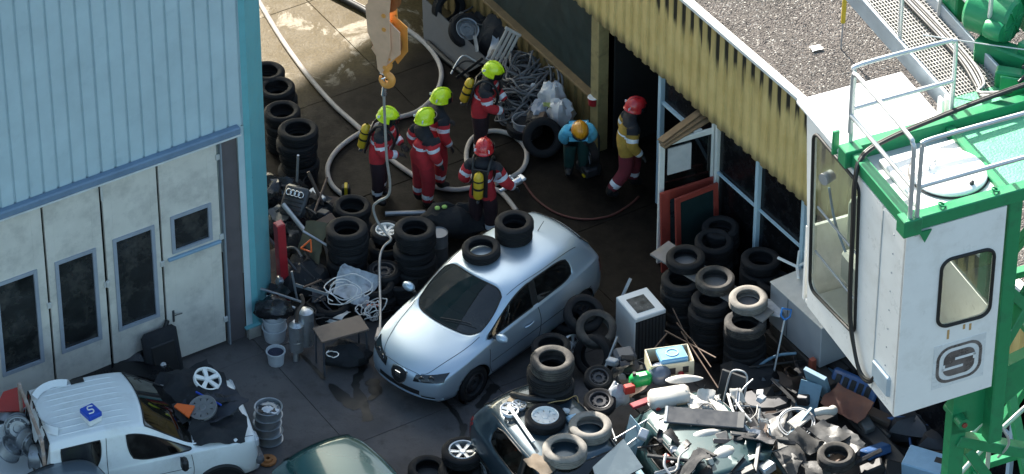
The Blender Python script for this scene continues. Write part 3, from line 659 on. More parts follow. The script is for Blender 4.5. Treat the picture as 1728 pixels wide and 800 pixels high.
# ------------------------------------------------------------------ pickup and the parked wrecks
wp = paint('white_paint', (.70, .72, .72), 0, .4, dirt=[((.42, .40, .37), .35, 2.2, .52), ((.25, .18, .12), .35, 9, .68)])
def pickup_spec():
    X = [-1.47, -1.45, -1.3, -.70, -.60, -.3, .22, .64, 1.0, 1.42, 1.74]; B = [1.08, 1.09, 1.09, 1.09, 1.085, 1.085, 1.08, 1.08, 1.08, 1.06, 1.02]
    W = [.80, .82, .83, .83, .83, .83, .83, .83, .83, .82, .77]
    top = [[(-1.49, .75, 1.12), (-1.49, .68, 1.13), (-1.50, .6, 1.13), (-1.5, .3, 1.13), (-1.5, 0, 1.13)], [(-1.45, .78, 1.13), (-1.43, .70, 1.58), (-1.42, .63, 1.69), (-1.42, .32, 1.72), (-1.42, 0, 1.725)],
           [(-1.3, .79, 1.13), (-1.28, .70, 1.60), (-1.28, .63, 1.70), (-1.28, .32, 1.73), (-1.28, 0, 1.735)], [(-.68, .79, 1.13), (-.68, .70, 1.615), (-.68, .63, 1.715), (-.68, .32, 1.74), (-.68, 0, 1.745)], [(-.58, .79, 1.13), (-.58, .70, 1.615), (-.58, .63, 1.715), (-.58, .32, 1.74), (-.58, 0, 1.745)],
           [(-.3, .79, 1.13), (-.3, .70, 1.61), (-.3, .63, 1.71), (-.3, .32, 1.735), (-.3, 0, 1.74)], [(.2, .785, 1.12), (-.05, .69, 1.575), (-.02, .64, 1.66), (.04, .32, 1.70), (.06, 0, 1.705)],
           [(.66, .775, 1.11), (.64, .73, 1.12), (.68, .68, 1.13), (.76, .34, 1.15), (.78, 0, 1.15)], [(1.0, .78, 1.11), (1.0, .70, 1.125), (1.02, .6, 1.14), (1.05, .3, 1.15), (1.06, 0, 1.15)],
           [(1.42, .77, 1.085), (1.43, .69, 1.10), (1.45, .6, 1.115), (1.47, .3, 1.125), (1.48, 0, 1.13)], [(1.78, .70, 1.03), (1.80, .62, 1.04), (1.81, .52, 1.05), (1.83, .26, 1.055), (1.84, 0, 1.06)]]
    side = [[(x, w_-.04, .42), (x, w_, .50), (x, w_+.012, .72), (x, w_+.01, .92), (x, w_-.02, b)] for x, w_, b in zip(X, W, B)]
    fr = [[(1.82, .72), (1.84, .62), (1.86, .52), (1.88, .26), (1.89, 0)], [(1.83, .72), (1.86, .62), (1.88, .52), (1.90, .26), (1.91, 0)], [(1.83, .72), (1.87, .62), (1.9, .52), (1.92, .26), (1.93, 0)], [(1.8, .7), (1.82, .6), (1.84, .5), (1.85, .25), (1.86, 0)]]
    rr = [[(-1.50, .76), (-1.5, .66), (-1.51, .56), (-1.51, .28), (-1.51, 0)]]*4
    tags = {('t', 6, k): 'windshield' for k in (3, 4)}; tags.update({('t', 0, k): 'rear_window' for k in (3, 4)}); tags.update({('t', i, 1): 'side_window' for i in (2, 5, 6)}); tags[('t', 1, 1)] = 'body'
    return dict(side=side, top=top, fr=fr, rr=rr, tags=tags, wheels=[(1.12, .37)], wr=.36, ty=.74, crease=.75, rc=.55, rows=(0, 1, 10))
def pk_short(sp):
    f = lambda x: x if x < .64 else .64+(x-.64)*.84
    for k in ('side', 'top', 'fr'): sp[k] = [[(f(p[0]), *p[1:]) for p in r] for r in sp[k]]
    sp['wheels'] = [(1.02, .37)]; return sp
q = P(225, 668, 1.70); MPK = TM((q.x, q.y, 0), R(19))
def pk_seams():
    se = []
    for sg in (1, -1):
        d = (0, -sg, 0); Y = sg
        se += [(d, [(-.60, Y, 1.62), (-.62, Y, 1.3), (-.63, Y, .9), (-.62, Y, .5)]), (d, [(.62, Y, 1.06), (.64, Y, .8), (.60, Y, .5)]), (SZ_, [(.7, sg*.71, 3), (1.2, sg*.71, 3), (1.76, sg*.64, 3)]), (d, [(-1.4, Y, .86), (-.6, Y, .85), (.6, Y, .84)])]
    return se
pk, pbvh, pbd = car('pickup_truck', 'white pickup with junk heaped on its bonnet, parked by the folding doors', pk_short(pickup_spec()), MPK, wp, 3, pk_seams(), rimmat=darkst, rimstyle='steel', gm=glass_mat('pickup_glass', (.05, .06, .06)))
pk['category'] = 'pickup'
for i in range(9):                                   # pressed ribs of the cab roof
    y = -.52+i*.13; MB().tube(wrap_path(pbvh, [(-1.3+.13*k, y, 3) for k in range(10)], (0, 0, -1), -.003), [.004]+[.013]*8+[.004], 6).build('roof_rib', wp, pbd, 60)
MB().box((-1.02, -.86, .93), (.16, .02, .035), ch=.008).build('door_handle', blk, pk); MB().box((-.42, -.86, .93), (.16, .02, .035), ch=.008).build('door_handle', blk, pk)
MB().tube([(.45, -.85, 1.08), (.45, -1.0, 1.10)], .016).build('mirror_arm', blk, pk); MB().box((.45, -1.06, 1.13), (.1, .17, .2), ch=.035).build('mirror', blk, pk)
MB().tube(spline([(-1.52, .72, 1.05), (-1.53, .68, 1.74), (-1.53, .55, 1.80), (-1.53, -.55, 1.80), (-1.53, -.68, 1.74), (-1.52, -.72, 1.05)], 5), .028, 8).build('roll_bar', M('rusty_tube', (.42, .30, .24), .5, .4, var=.3, dirt=[((.6, .6, .6), .7, 6, .5)]), pk, 60)
b_ = MB(); b_.box((-2.3, .76, .82), (1.5, .05, .45), ch=.015).box((-2.3, -.76, .82), (1.5, .05, .45), ch=.015).box((-3.05, 0, .82), (.05, 1.5, .45), ch=.015).box((-2.3, 0, .63), (1.5, 1.5, .05))
b_.build('load_bed', wp, pk)
MB().box((1.66, 0, .60), (.14, 1.56, .16), ch=.05).build('front_bumper', M('bumper_grey', (.10, .10, .105), .6), pk); MB().box((1.655, 0, .9), (.05, 1.0, .2), ch=.02).build('grille', blk, pk)
for sg in (-1, 1): MB().box((1.63, sg*.62, .93), (.08, .22, .17), ch=.03).build('headlight', M('lamp_clear', (.55, .57, .6), .15, .2), pk)
MB().lathe([(.355, -.02), (.40, -.02), (.40, .06), (.355, .06)], 24, TM((1.02, -.84, .37), rx=R(90)), closed=True, a0=R(5), a1=R(175)).build('arch_trim', blk, pk, 40)
def parked(name, label, u, v, z, hd, spec, pm, lvl=2, rear=-1.6, group=None, **kw):
    q = P(u, v, z); h = V((math.cos(R(hd)), math.sin(R(hd)), 0)); c = q-h*rear
    return car(name, label, spec, TM((c.x, c.y, 0), R(hd)), pm, lvl, hatch_seams(), interior=True, **kw)
green = paint('green_paint', (.012, .075, .075), .3, .25); darkp = paint('dark_blue_paint', (.03, .055, .075), .35, .3, dirt=[((.10, .14, .16), .35, 3, .5)]); greyp = paint('grey_paint', (.12, .155, .19), .5, .35); tealp = paint('wreck_paint', (.012, .045, .05), .2, .4, dirt=[((.06, .07, .065), .4, 4, .5)])
gc, gb, gbd = parked('estate_car', 'dark green estate car with teal roof at the bottom edge', 545, 750, 1.40, -59, hatch_spec(1.06, 1.0, .98), green)
for sg in (1, -1): patch(gb, [(-1.86, sg*.74, .66), (-2.0, sg*.55, .66), (-2.0, sg*.55, .92), (-1.84, sg*.72, .92)], (1, 0, 0), 5, 5).build('tail_light', M('tail_orange', (.55, .10, .02), .2, coat=.5), gc, 60)
dc, db, dbd = parked('scrap_hatchback', 'dark blue scrap hatchback with tyres and wheel trims lying on roof', 880, 654, 1.42, -61.5, hatch_spec(1.02, 1.0, .99), darkp)
for sg in (1, -1): patch(db, [(-1.76, sg*.77, .66), (-1.93, sg*.5, .66), (-1.93, sg*.5, .96), (-1.66, sg*.75, .96)], (1, 0, 0), 6, 6).build('tail_light', M('tail_red'), dc, 60)
MB().tube(wrap_path(db, [(-1.6+.12*k, .61-.01*abs(k-8)*.3, 3) for k in range(16)], (0, 0, -1), .01), .014, 6).build('roof_strip', blk, dc, 60)
MB().tube(spline([(-.12, -.868, .775), (-.06, -.892, .785), (.02, -.892, .785), (.08, -.868, .775)], 4), .014, 8).build('door_handle', M('chrome'), dc, 60)
wk, wb, wbd = parked('wrecked_car', 'dark teal wrecked car buried under household junk', 1140, 668, 1.30, -61.5, hatch_spec(1.0, 1.0, .90), tealp)
gy, gyb, gyd = parked('grey_car', 'slate grey car roof poking in at the bottom left corner', 88, 782, 1.42, -63, hatch_spec(1.0, 1.0, 1.0), greyp)

# ------------------------------------------------------------------ tyres and wheels, every one an object of its own
ORD = ['topmost', 'second from top', 'third from top', 'fourth from top', 'fifth from top', 'sixth from top', 'seventh from top', 'eighth from top']
def stack(u, v, n, desc, R_=.30, w_=.19, z0=0.0, mats=None, jit=.04, grp='stacked tyres', tilt=6):
    zt = z0+n*w_; c = P(u, v, zt)
    for k in range(n):
        i = n-1-k; mt = (mats or [rub])[min(k, len(mats or [rub])-1)]
        Rv = round(R_*random.choice((.94, .97, 1, 1.03)), 3) if k else R_
        o = obj('tyre', tyre_mesh(Rv, w_, round(Rv*random.choice((.6, .63)), 3), mt)); j = 0 if k == 0 else jit
        o.matrix_world = TM((c.x+random.uniform(-j, j), c.y+random.uniform(-j, j), z0+(i+.5)*w_), random.uniform(0, 6), R(random.uniform(-tilt, tilt)*.5), R(random.uniform(-tilt, tilt)*.5))
        tag(o, 'tyre, %s of %s' % (ORD[k], desc) if n > 1 else desc, 'tyre', grp)
def tyre_at(u, v, z, desc, rx=0, ry=0, rz=0, R_=.30, w_=.19, mat=None, grp='loose tyres'):
    c = P(u, v, z); o = obj('tyre', tyre_mesh(R_, w_, round(R_*.615, 3), mat)); o.matrix_world = TM(c, R(rz), R(rx), R(ry)); tag(o, desc, 'tyre', grp); return o
def wheel_at(u, v, z, desc, style='seven', rx=0, ry=0, rz=0, R_=.30, w_=.19, tm=None, rm=None, grp='wheels with tyres'):
    c = P(u, v, z); root = T('wheel', desc, 'wheel', mw=TM(c, R(rz), R(rx), R(ry)), group=grp); r = round(R_*.615, 3)
    obj('tyre', tyre_mesh(R_, w_, r, tm), None, root); obj('rim', rim_mesh(style, r+.006, rm, w_*.9), None, root); return root
def rim_at(u, v, z, desc, style='steel', rx=0, ry=0, rz=0, r=.19, mat=None, w_=.17, grp='bare rims', cat='rim', name='rim'):
    c = P(u, v, z); o = obj(name, rim_mesh(style, r, mat, w_)); o.matrix_world = TM(c, R(rz), R(rx), R(ry)); tag(o, desc, cat, grp); return o
stack(450, 118, 3, 'the stack half hidden behind the teal wall corner', .30)
stack(467, 145, 3, 'the rear stack along the blue wall'); stack(476, 185, 4, 'the middle stack along the blue wall'); stack(503, 216, 5, 'the front stack along the blue wall', .325, .2)
stack(594, 345, 4, 'the shorter stack behind the red post junk heap', .30); stack(585, 383, 6, 'the tall stack right of the red post', .325, .19)
stack(700, 383, 7, 'the tall stack beside the silver bonnet', .325, .185)
stack(560, 508, 2, 'the low pair under the white cable heap', .30, .18)
stack(676, 470, 3, 'the dark stack between the bonnet and rope', .28, .17); stack(634, 478, 3, 'the dark stack behind the white cable loops', .29, .18)
stack(812, 415, 1, 'single tyre lying on the silver roof near the windscreen', .295, .17, 1.46); stack(868, 372, 2, 'the pair on the silver roof', .30, .17, 1.455, tilt=1)
stack(1205, 404, 6, 'the rear stack behind the plank by the glazed wall', .30); stack(1216, 381, 6, 'the rearmost stack under the red door frame', .29)
stack(1284, 434, 6, 'the stack against the pale blue post', .31, .19); stack(1306, 470, 5, 'the low stack left of the grey cabinet', .27)
stack(1150, 468, 6, 'the left stack carrying the plank', .31, .18, mats=[rub]); stack(1201, 502, 6, 'the middle stack carrying the plank', .31, .18); stack(1258, 540, 6, 'the right stack carrying the plank', .32, .18, mats=[rubd, rub])
stack(1157, 431, 1, 'dark tyre at the left end of the plank', .30, .17, 1.13); stack(1207, 467, 1, 'dark tyre in the middle of the plank', .30, .17, 1.13, mats=[rubd]); stack(1263, 500, 1, 'tyre painted sunlit pale at the right end of the plank', .295, .17, 1.13, mats=[rubp])
stack(932, 603, 3, 'the stack at the back of the dark blue roof', .325, .23, 1.385, mats=[rubd, rub], tilt=1); stack(930, 580, 4, 'the stack hidden behind the dark blue car', .30, .19)
tyre_at(985, 530, .75, 'black tyre on top of the leaning heap by white appliance', rx=28, rz=20, R_=.31); tyre_at(1006, 556, .68, 'worn grey tyre tilted across the leaning heap', rx=25, ry=-8, rz=25, R_=.31, mat=rubd); tyre_at(1003, 600, .42, 'upright tyre leaning at the foot of the heap', rx=62, rz=-35, R_=.33, mat=rub)
tyre_at(962, 545, .2, 'tyre lying flat behind the leaning heap', R_=.3)
wheel_at(920, 708, 1.50, 'wheel with slotted white cover on the dark blue roof', 'cover', R_=.30, rm=alloyw); tyre_at(953, 762, 1.50, 'tyre painted sunlit pale nearest the viewer on the dark blue roof', R_=.325, mat=rubp, rz=40); tyre_at(996, 723, 1.50, 'tyre painted sunlit pale at the right edge of dark blue roof', R_=.315, mat=rubp)
stack(776, 790, 2, 'the pair below the six spoke alloy wheel', .315, .2); wheel_at(781, 766, .50, 'black tyre on six spoke alloy between the green and blue cars', 'six', R_=.315, w_=.2)
stack(722, 788, 1, 'black tyre lying beside the six spoke wheel', .30, .19)
tyre_at(1411, 772, .75, 'dusty tyre on torn grey plastic below the crane cab', R_=.28, mat=rubd)
tyre_at(916, 232, .33, 'black tyre leaning on rubbish by the yellow low wall', rx=58, rz=12, R_=.33); tyre_at(886, 214, .15, 'black tyre flat beneath the cable heap', R_=.3)
tyre_at(757, 14, .5, 'upright tyre at the top edge beside grey board', rx=75, rz=35); wheel_at(787, 52, .5, 'dark wheel leaning on the grey board', 'steel', rx=35, rz=30, rm=steel); tyre_at(800, 30, .22, 'tyre under the dark wheel by the grey board'); tyre_at(838, 40, .4, 'tyre in the dark corner against the green wall', rx=40, rz=30)
wheel_at(652, 393, .80, 'white alloy wheel lying where the lifting rope bends', 'seven', R_=.25, w_=.16, rm=alloyw); stack(652, 408, 3, 'the stack under the white alloy wheel', .29, .2)
wheel_at(648, 462, .5, 'dark steel wheel in front of the white alloy', 'steel', R_=.27, rm=darkst)
rim_at(966, 580, .45, 'small silver spoked rim against the leaning tyres', 'five', rx=50, rz=30, r=.13, w_=.1); wheel_at(1010, 640, .9, 'black wheel with plain hub on the scrap heap', 'steel', rx=20, rz=15, R_=.22, w_=.16, rm=darkst); wheel_at(1012, 680, 1.0, 'black wheel behind the pale tyres', 'steel', rx=12, R_=.24, w_=.16, rm=darkst)
for k, z in enumerate((.10, .26, .42, .58)):
    rim_at(452+random.uniform(-2, 2), 693+(.58-z)*84, z, 'silver steel rim, %s of the stack in front of pickup' % (ORD[3-k] if k < 3 else 'topmost'), 'steel', r=.205, mat=steel, w_=.155, rz=k*20, grp='rims stacked before the pickup')
rim_at(421, 780, .08, 'silver wheel trim lying by the pickup front wheel', 'cover', r=.15, w_=.06, mat=alloy, grp='wheel trims', cat='wheel trim', name='hubcap')
for i, (u, v, z, rx, ry, r) in enumerate(((58, 700, 1.1, 70, 10, .19), (30, 722, 1.15, 60, -30, .2), (50, 745, 1.05, 85, 30, .2), (18, 758, 1.0, 30, 20, .19), (62, 770, 1.0, 88, 60, .19), (10, 705, 1.0, 20, 50, .18), (34, 690, .95, 40, 0, .19))):
    rim_at(u, v, z, 'silver rim %s in the heap behind the pickup cab' % ['nearest the red plastic', 'tilted left', 'standing on edge', 'lying at far left', 'lowest on the right', 'at the left frame edge', 'at the back'][i], 'steel', rx=rx, ry=ry, rz=20*i, r=r, mat=steel, grp='rims in the pickup bed')
# ------------------------------------------------------------------ people
cloth = lambda n, c, r=.85: M(n, c, r, var=.22, scale=9, bump=.35, bscale=24, bdist=.02, dirt=[(tuple(x*.45 for x in c), .45, 7, .55)])
c_red = cloth('fire_red', (.47, .026, .034)); c_dark = cloth('fire_navy', (.012, .013, .018)); c_trs = cloth('fire_trousers', (.028, .012, .016)); c_trr = cloth('fire_red_trousers', (.36, .022, .03)); c_yel = cloth('fire_ochre', (.36, .22, .035)); c_boot = M('boot', (.012, .012, .012), .5); c_glv = cloth('glove', (.03, .028, .028)); c_skin = M('skin', (.42, .25, .18), .6); c_blue = cloth('pale_blue_jacket', (.10, .42, .60)); c_grn = cloth('green_trousers', (.006, .04, .035)); c_mar = cloth('maroon', (.16, .02, .03))
c_str = M('reflective_stripe', (.74, .78, .84), .35, .15, var=.15, scale=12)
def skin_body(J, E_, rad, root='pelvis'):
    bm = bmesh.new(); ly = bm.verts.layers.skin.verify(); vd = {}
    for k, p in J.items():
        v = bm.verts.new(p); vd[k] = v; v[ly].radius = rad[k] if isinstance(rad[k], tuple) else (rad[k], rad[k]); v[ly].use_root = (k == root)
    for a, b in E_: bm.edges.new((vd[a], vd[b]))
    me = bpy.data.meshes.new('sk'); bm.to_mesh(me); bm.free(); ob = bpy.data.objects.new('sk', me); COL.objects.link(ob)
    md = ob.modifiers.new('a', 'SKIN'); md.use_smooth_shade = True; md.branch_smoothing = .6; sb = ob.modifiers.new('b', 'SUBSURF'); sb.levels = 3; sb.render_levels = 3
    dg = bpy.context.evaluated_depsgraph_get(); dg.update(); out = bpy.data.meshes.new_from_object(ob.evaluated_get(dg)); bpy.data.objects.remove(ob); return out
def helmet_parts(root, m_, col, par=None, jet=True):
    hs = MB(); prof = [(.158, -.075), (.163, -.06), (.15, -.04), (.147, 0), (.137, .05), (.112, .10), (.07, .135), (.025, .148), (0, .15)]
    hs.lathe(prof, 24); hs.v = [V((p.x*1.14-.008, p.y*.96, p.z)) for p in hs.v]
    h = hs.build('helmet', M('helmet_'+col[0], col[1], .3, var=.06, coat=.4, dirt=[(tuple(x*.4 for x in col[1]), .5, 11, .52)]), root, 50, mw=m_)
    MB().tube(spline([(.165, 0, .03), (.10, 0, .125), (-.02, 0, .162), (-.12, 0, .115), (-.17, 0, .0)], 4), [.012]*17, 6).build('comb', h.data.materials[0], h, 60)
    g = []
    for i in range(9):
        a = R(-72+18*i); g.append([(math.cos(a)*.178*1.06, math.sin(a)*.165, z) for z in (-.075, -.02, .028)])
    MB().grid(g, thick=.01).build('visor', M('visor', (.012, .013, .014), .15), h, 60)
    for s_ in (-1, 1): MB().box((-.115, s_*.098, .0), (.09, .014, .05), ch=.005, rz=s_*R(-34)).build('reflective_patch', c_str, h)
    return h
GLOVE = [None]
def glove_mesh():
    if GLOVE[0]: return GLOVE[0]
    mb = MB().box((.045, 0, 0), (.09, .085, .04), ch=.015)
    for k, (y, L_) in enumerate(((-.032, .07), (-.011, .08), (.011, .076), (.032, .06))): mb.tube([(.07, y, 0), (.07+L_*.55, y*1.15, -.008), (.07+L_*.8, y*1.15, -.04)], [.0105, .010, .008], 6)
    mb.tube([(.02, .035, 0), (.055, .068, -.012), (.09, .066, -.03)], [.0125, .011, .009], 6); GLOVE[0] = mb.mesh('glove', 60); return GLOVE[0]
def person(label, u, v, hd, jacket, trous, helm, lean=8, arms=None, legs=None, cyl=False, yoke=None, stripe=True, scale=1.0, glove=None, sleeves=None, group='firefighters in the yard', z=0.0, headturn=0):
    c = P(u, v, z); root = T('person', label, 'person', mw=TM(c, R(hd), s=scale), group=group); yoke = yoke or c_dark; glove = glove or c_glv
    ln = lambda p: (V((0, 0, .96))+Matrix.Rotation(R(lean), 3, 'Y') @ (V(p)-V((0, 0, .96))))
    arms = arms or {}; legs = legs or {}
    J = {'pelvis': V((0, 0, .97)), 'spine': ln((0, 0, 1.14)), 'chest': ln((.015, 0, 1.36)), 'collar': ln((.0, 0, 1.48)), 'neck': ln((.015, 0, 1.555)), 'head': ln((.03, 0, 1.66)), 'crown': ln((.03, 0, 1.74))}
    for s_, sg in (('l', 1), ('r', -1)):
        J['hip'+s_] = V((0, sg*.105, .90)); J['knee'+s_] = V(legs.get('knee'+s_, (.03, sg*.125, .52))); J['ank'+s_] = V(legs.get('ank'+s_, (-.01, sg*.13, .11))); J['toe'+s_] = J['ank'+s_]+V(legs.get('toe'+s_, (.17, sg*.02, -.055)))
        J['sh'+s_] = ln((-.005, sg*.205, 1.43)); J['elb'+s_] = ln(arms.get('elb'+s_, (-.02, sg*.29, 1.16))); J['wri'+s_] = ln(arms.get('wri'+s_, (.12, sg*.29, .95)))
    E_ = [('pelvis', 'spine'), ('spine', 'chest'), ('chest', 'collar'), ('collar', 'neck'), ('neck', 'head'), ('head', 'crown')]
    for s_ in 'lr': E_ += [('pelvis', 'hip'+s_), ('hip'+s_, 'knee'+s_), ('knee'+s_, 'ank'+s_), ('ank'+s_, 'toe'+s_), ('collar', 'sh'+s_), ('sh'+s_, 'elb'+s_), ('elb'+s_, 'wri'+s_)]
    rad = {'pelvis': (.20, .25), 'spine': (.19, .235), 'chest': (.195, .25), 'collar': (.14, .17), 'neck': .065, 'head': (.095, .085), 'crown': (.06, .055)}
    for s_ in 'lr': rad.update({'hip'+s_: .15, 'knee'+s_: .118, 'ank'+s_: .092, 'toe'+s_: (.05, .058), 'sh'+s_: .13, 'elb'+s_: .098, 'wri'+s_: .07})
    me = skin_body(J, E_, rad)
    for m_ in (jacket, yoke, c_str, trous, c_boot, glove, c_skin): me.materials.append(m_)
    segs = []
    for a, b in E_: segs.append((a, b, J[a], J[b]-J[a], (J[b]-J[a]).length_squared))
    for f in me.polygons:
        p = V(f.center); best = (9, None, 0)
        for a, b, A, D_, l2 in segs:
            t = max(0, min(1, (p-A).dot(D_)/l2)); d = (p-A-D_*t).length-.5*(rad[a][0] if isinstance(rad[a], tuple) else rad[a])
            if d < best[0]: best = (d, (a, b), t)
        a, b = best[1]; t = best[2]; k = 0
        if a in ('pelvis',) and b == 'spine': k = 0 if p.z > .93 else 3
        elif a == 'pelvis' or a.startswith('hip'): k = 0 if p.z > .86 else 3
        elif a == 'spine': k = 2 if (stripe and .12 < t < .34) else 0
        elif a == 'chest': k = 1
        elif a == 'collar' and b == 'neck': k = 1
        elif a in ('neck', 'head'): k = 6 if a == 'head' or t > .5 else 1
        elif a == 'collar': k = 1
        elif a.startswith('sh'): k = 1 if t < .25 else (2 if stripe and .50 < t < .72 else 0)
        elif a.startswith('elb'): k = 2 if stripe and .55 < t < .8 else (5 if t > .93 else 0)
        elif a.startswith('knee'): k = 2 if stripe and .50 < t < .68 else (4 if t > .8 else 3)
        elif a.startswith('ank'): k = 4
        f.material_index = k
    me.polygons.foreach_set('use_smooth', [True]*len(me.polygons))
    obj('body', me, None, root)
    for s_, sg in (('l', 1), ('r', -1)):
        d = (J['wri'+s_]-J['elb'+s_]).normalized(); rot = d.to_track_quat('X', 'Z').to_matrix().to_4x4(); g = obj('glove', glove_mesh().copy(), None, root, mw=Matrix.Translation(J['wri'+s_]) @ rot @ Matrix.Scale(1 if s_ == 'r' else -1, 4, (0, 1, 0))); g.data.materials.append(glove)
    hm = Matrix.Translation(ln((.02, 0, 1.745))) @ Matrix.Rotation(R(headturn), 4, 'Z') @ Matrix.Rotation(R(lean*.8), 4, 'Y')
    helmet_parts(root, hm, helm)
    hf = Matrix.Translation(ln((.03, 0, 1.66))) @ Matrix.Rotation(R(headturn), 4, 'Z') @ Matrix.Rotation(R(lean*.8), 4, 'Y')
    MB().add([(.085, -.016, -.03), (.085, .016, -.03), (.08, 0, .02), (.118, 0, -.022)], [(0, 1, 3), (0, 3, 2), (1, 2, 3)], hf).build('nose', c_skin, root); MB().box((.086, 0, -.058), (.012, .045, .01), hf, ch=.003).build('mouth', M('lips', (.3, .12, .1), .6), root)
    for sg in (-1, 1):
        MB().blob((.085, sg*.032, .005), .011, 8, 0, m=hf).build('eye', M('eye', (.05, .04, .035), .3), root); MB().blob((0, sg*.088, -.01), .03, 8, 0, m=hf, sq=(.7, .4, 1)).build('ear', c_skin, root)
    if cyl:
        bm_ = Matrix.Translation(ln((-.275, 0, 1.20))) @ Matrix.Rotation(R(lean), 4, 'Y')
        cy_ = MB().lathe([(.0, -.24), (.05, -.235), (.078, -.20), (.08, .14), (.068, .20), (.03, .235), (.022, .25)], 20).build('air_cylinder', M('cylinder_yellow', (.62, .42, .03), .4, var=.12, dirt=[((.2, .13, .03), .4, 9, .6)]), root, 40, mw=bm_)
        MB().tube([(0, 0, -.24), (0, 0, -.30)], .022, 8).box((0, 0, -.30), (.07, .04, .04), ch=.008).build('valve', M('valve', (.12, .12, .12), .4, .6), cy_)
        MB().lathe([(.083, -.06), (.083, -.02)], 20).lathe([(.083, .08), (.083, .11)], 20).build('cylinder_band', blk, cy_)
        MB().box((-.165, 0, 0), (.03, .26, .50), bm_ @ TM((.245, 0, .0)), ch=.012).build('back_plate', blk, root)
        for sg in (-1, 1): MB().tube(spline([ln((-.2, sg*.12, 1.38)), ln((-.1, sg*.14, 1.57)), ln((.08, sg*.14, 1.55)), ln((.22, sg*.13, 1.36)), ln((.21, sg*.15, 1.12))], 5), .022, 6).build('strap', blk, root, 60)
    return root
H_Y = ('yellow', (.60, .80, .015)); H_R = ('red', (.50, .02, .025)); H_O = ('orange', (.62, .26, .015))
person('firefighter holding a radio at left, neon helmet, air cylinder on back', 640, 338, -12, c_red, c_trs, H_Y, 12, arms=dict(elbl=(.10, .30, 1.18), wril=(.34, .14, 1.14), elbr=(.08, -.30, 1.18), wrir=(.34, -.10, 1.12)), cyl=True)
person('firefighter in bright red suit with neon helmet, nearest of the close pair', 714, 347, 35, c_red, c_trr, H_Y, 4, arms=dict(elbr=(.02, -.30, 1.16), wrir=(.16, -.27, .94)))
person('firefighter in red with neon helmet half hidden behind another', 737, 312, 25, c_red, c_trr, H_Y, 6, arms=dict(elbl=(.05, .29, 1.16), wril=(.26, .16, 1.12)))
person('firefighter in dark trousers with neon helmet working at the cable heap', 810, 260, -8, c_red, c_trs, H_Y, 16, arms=dict(elbl=(.14, .27, 1.2), wril=(.38, .14, 1.12), elbr=(.12, -.28, 1.18), wrir=(.38, -.12, 1.10)), cyl=True, headturn=-10)
person('firefighter with red helmet seen from behind, yellow cylinder on back', 815, 402, 75, c_red, c_trs, H_R, 6, arms=dict(elbr=(.02, -.36, 1.14), wrir=(.20, -.46, .98), elbl=(.0, .33, 1.14), wril=(.2, .30, .98)), cyl=True)
person('firefighter in ochre jacket and red helmet walking into the dark hall', 1054, 326, 12, c_yel, c_mar, H_R, 10, legs=dict(kneel=(.20, .12, .55), ankl=(.16, .13, .13), kneer=(-.02, -.12, .52), ankr=(-.30, -.13, .16)), arms=dict(elbr=(.0, -.30, 1.14), wrir=(.2, -.28, .96)))
person('person in pale blue jacket and orange helmet bending by the yellow pillar', 972, 292, -85, c_blue, c_grn, H_O, 52, yoke=c_blue, stripe=False, arms=dict(elbl=(.12, .27, 1.18), wril=(.2, .2, .92), elbr=(.12, -.27, 1.18), wrir=(.2, -.2, .92)), scale=.9)
# ------------------------------------------------------------------ hoses
def PL(lst, z=None): return [P(p[0], p[1], p[2] if len(p) > 2 else z) for p in lst]
hosem = M('hose', (.42, .38, .345), .8, var=.15, scale=6, bump=.3, bscale=80, dirt=[((.22, .18, .15), .5, 5, .52)])
def hose(label, pts, r=.041, z=None, mat=None, name='fire_hose', n=10):
    c = spline(PL(pts, r if z is None else z), n); mb = MB().tube(c, r, 10); return one(name, mb, mat or hosem, label, 'hose', smooth=60)
hose('white fire hose running straight from the sunlit corner into the yard', [(425, -22), (438, 4), (478, 70), (520, 128), (562, 176), (606, 216), (652, 262), (690, 291), (728, 313), (768, 320), (806, 316), (842, 322), (872, 356)])
hose('white fire hose curving in a wide loop around the hanging hook', [(560, -24), (600, 6), (640, 24), (690, 52), (727, 84), (745, 122), (734, 160), (704, 188), (660, 202), (612, 222), (572, 250), (553, 282), (560, 312), (585, 334)])
hose('white fire hose coiled in a small ring behind the red helmet', [(820, 318), (796, 296), (787, 262), (798, 233), (832, 221), (868, 230), (888, 254), (884, 282), (862, 300), (836, 310)])
hose('thin red hose crossing the dark floor to the hall', [(884, 308), (905, 336), (940, 360), (985, 370), (1030, 364), (1062, 346), (1078, 332)], .018, mat=M('red_hose', (.10, .03, .022), .7))
hose('thick black pipe at the top edge by the sunlit floor', [(555, -14), (590, 4), (622, 22), (650, 46)], .06, mat=blk, name='black_pipe')
nz = T('hose_nozzle', 'silver branch nozzle held by the red helmeted firefighter', 'nozzle', mw=TM(P(852, 318, .55), R(35), ry=R(-8)))
ns = M('nozzle_metal', (.55, .58, .62), .35, .7)
MB().lathe([(.03, -.2), (.035, -.1), (.03, 0), (.045, .02), (.06, .12), (.065, .2), (.05, .21)], 16, TM((.1, 0, 0), ry=R(90))).build('barrel', ns, nz, 40); MB().tube([(.08, 0, 0), (.06, 0, .16), (.14, 0, .19)], .018).build('handle', ns, nz, 60); MB().tube([(.2, -.05, .02), (.2, .09, .04)], .022).build('lever', ns, nz, 60); MB().box((.33, 0, .02), (.1, .16, .06), ch=.02).build('coupling', ns, nz)

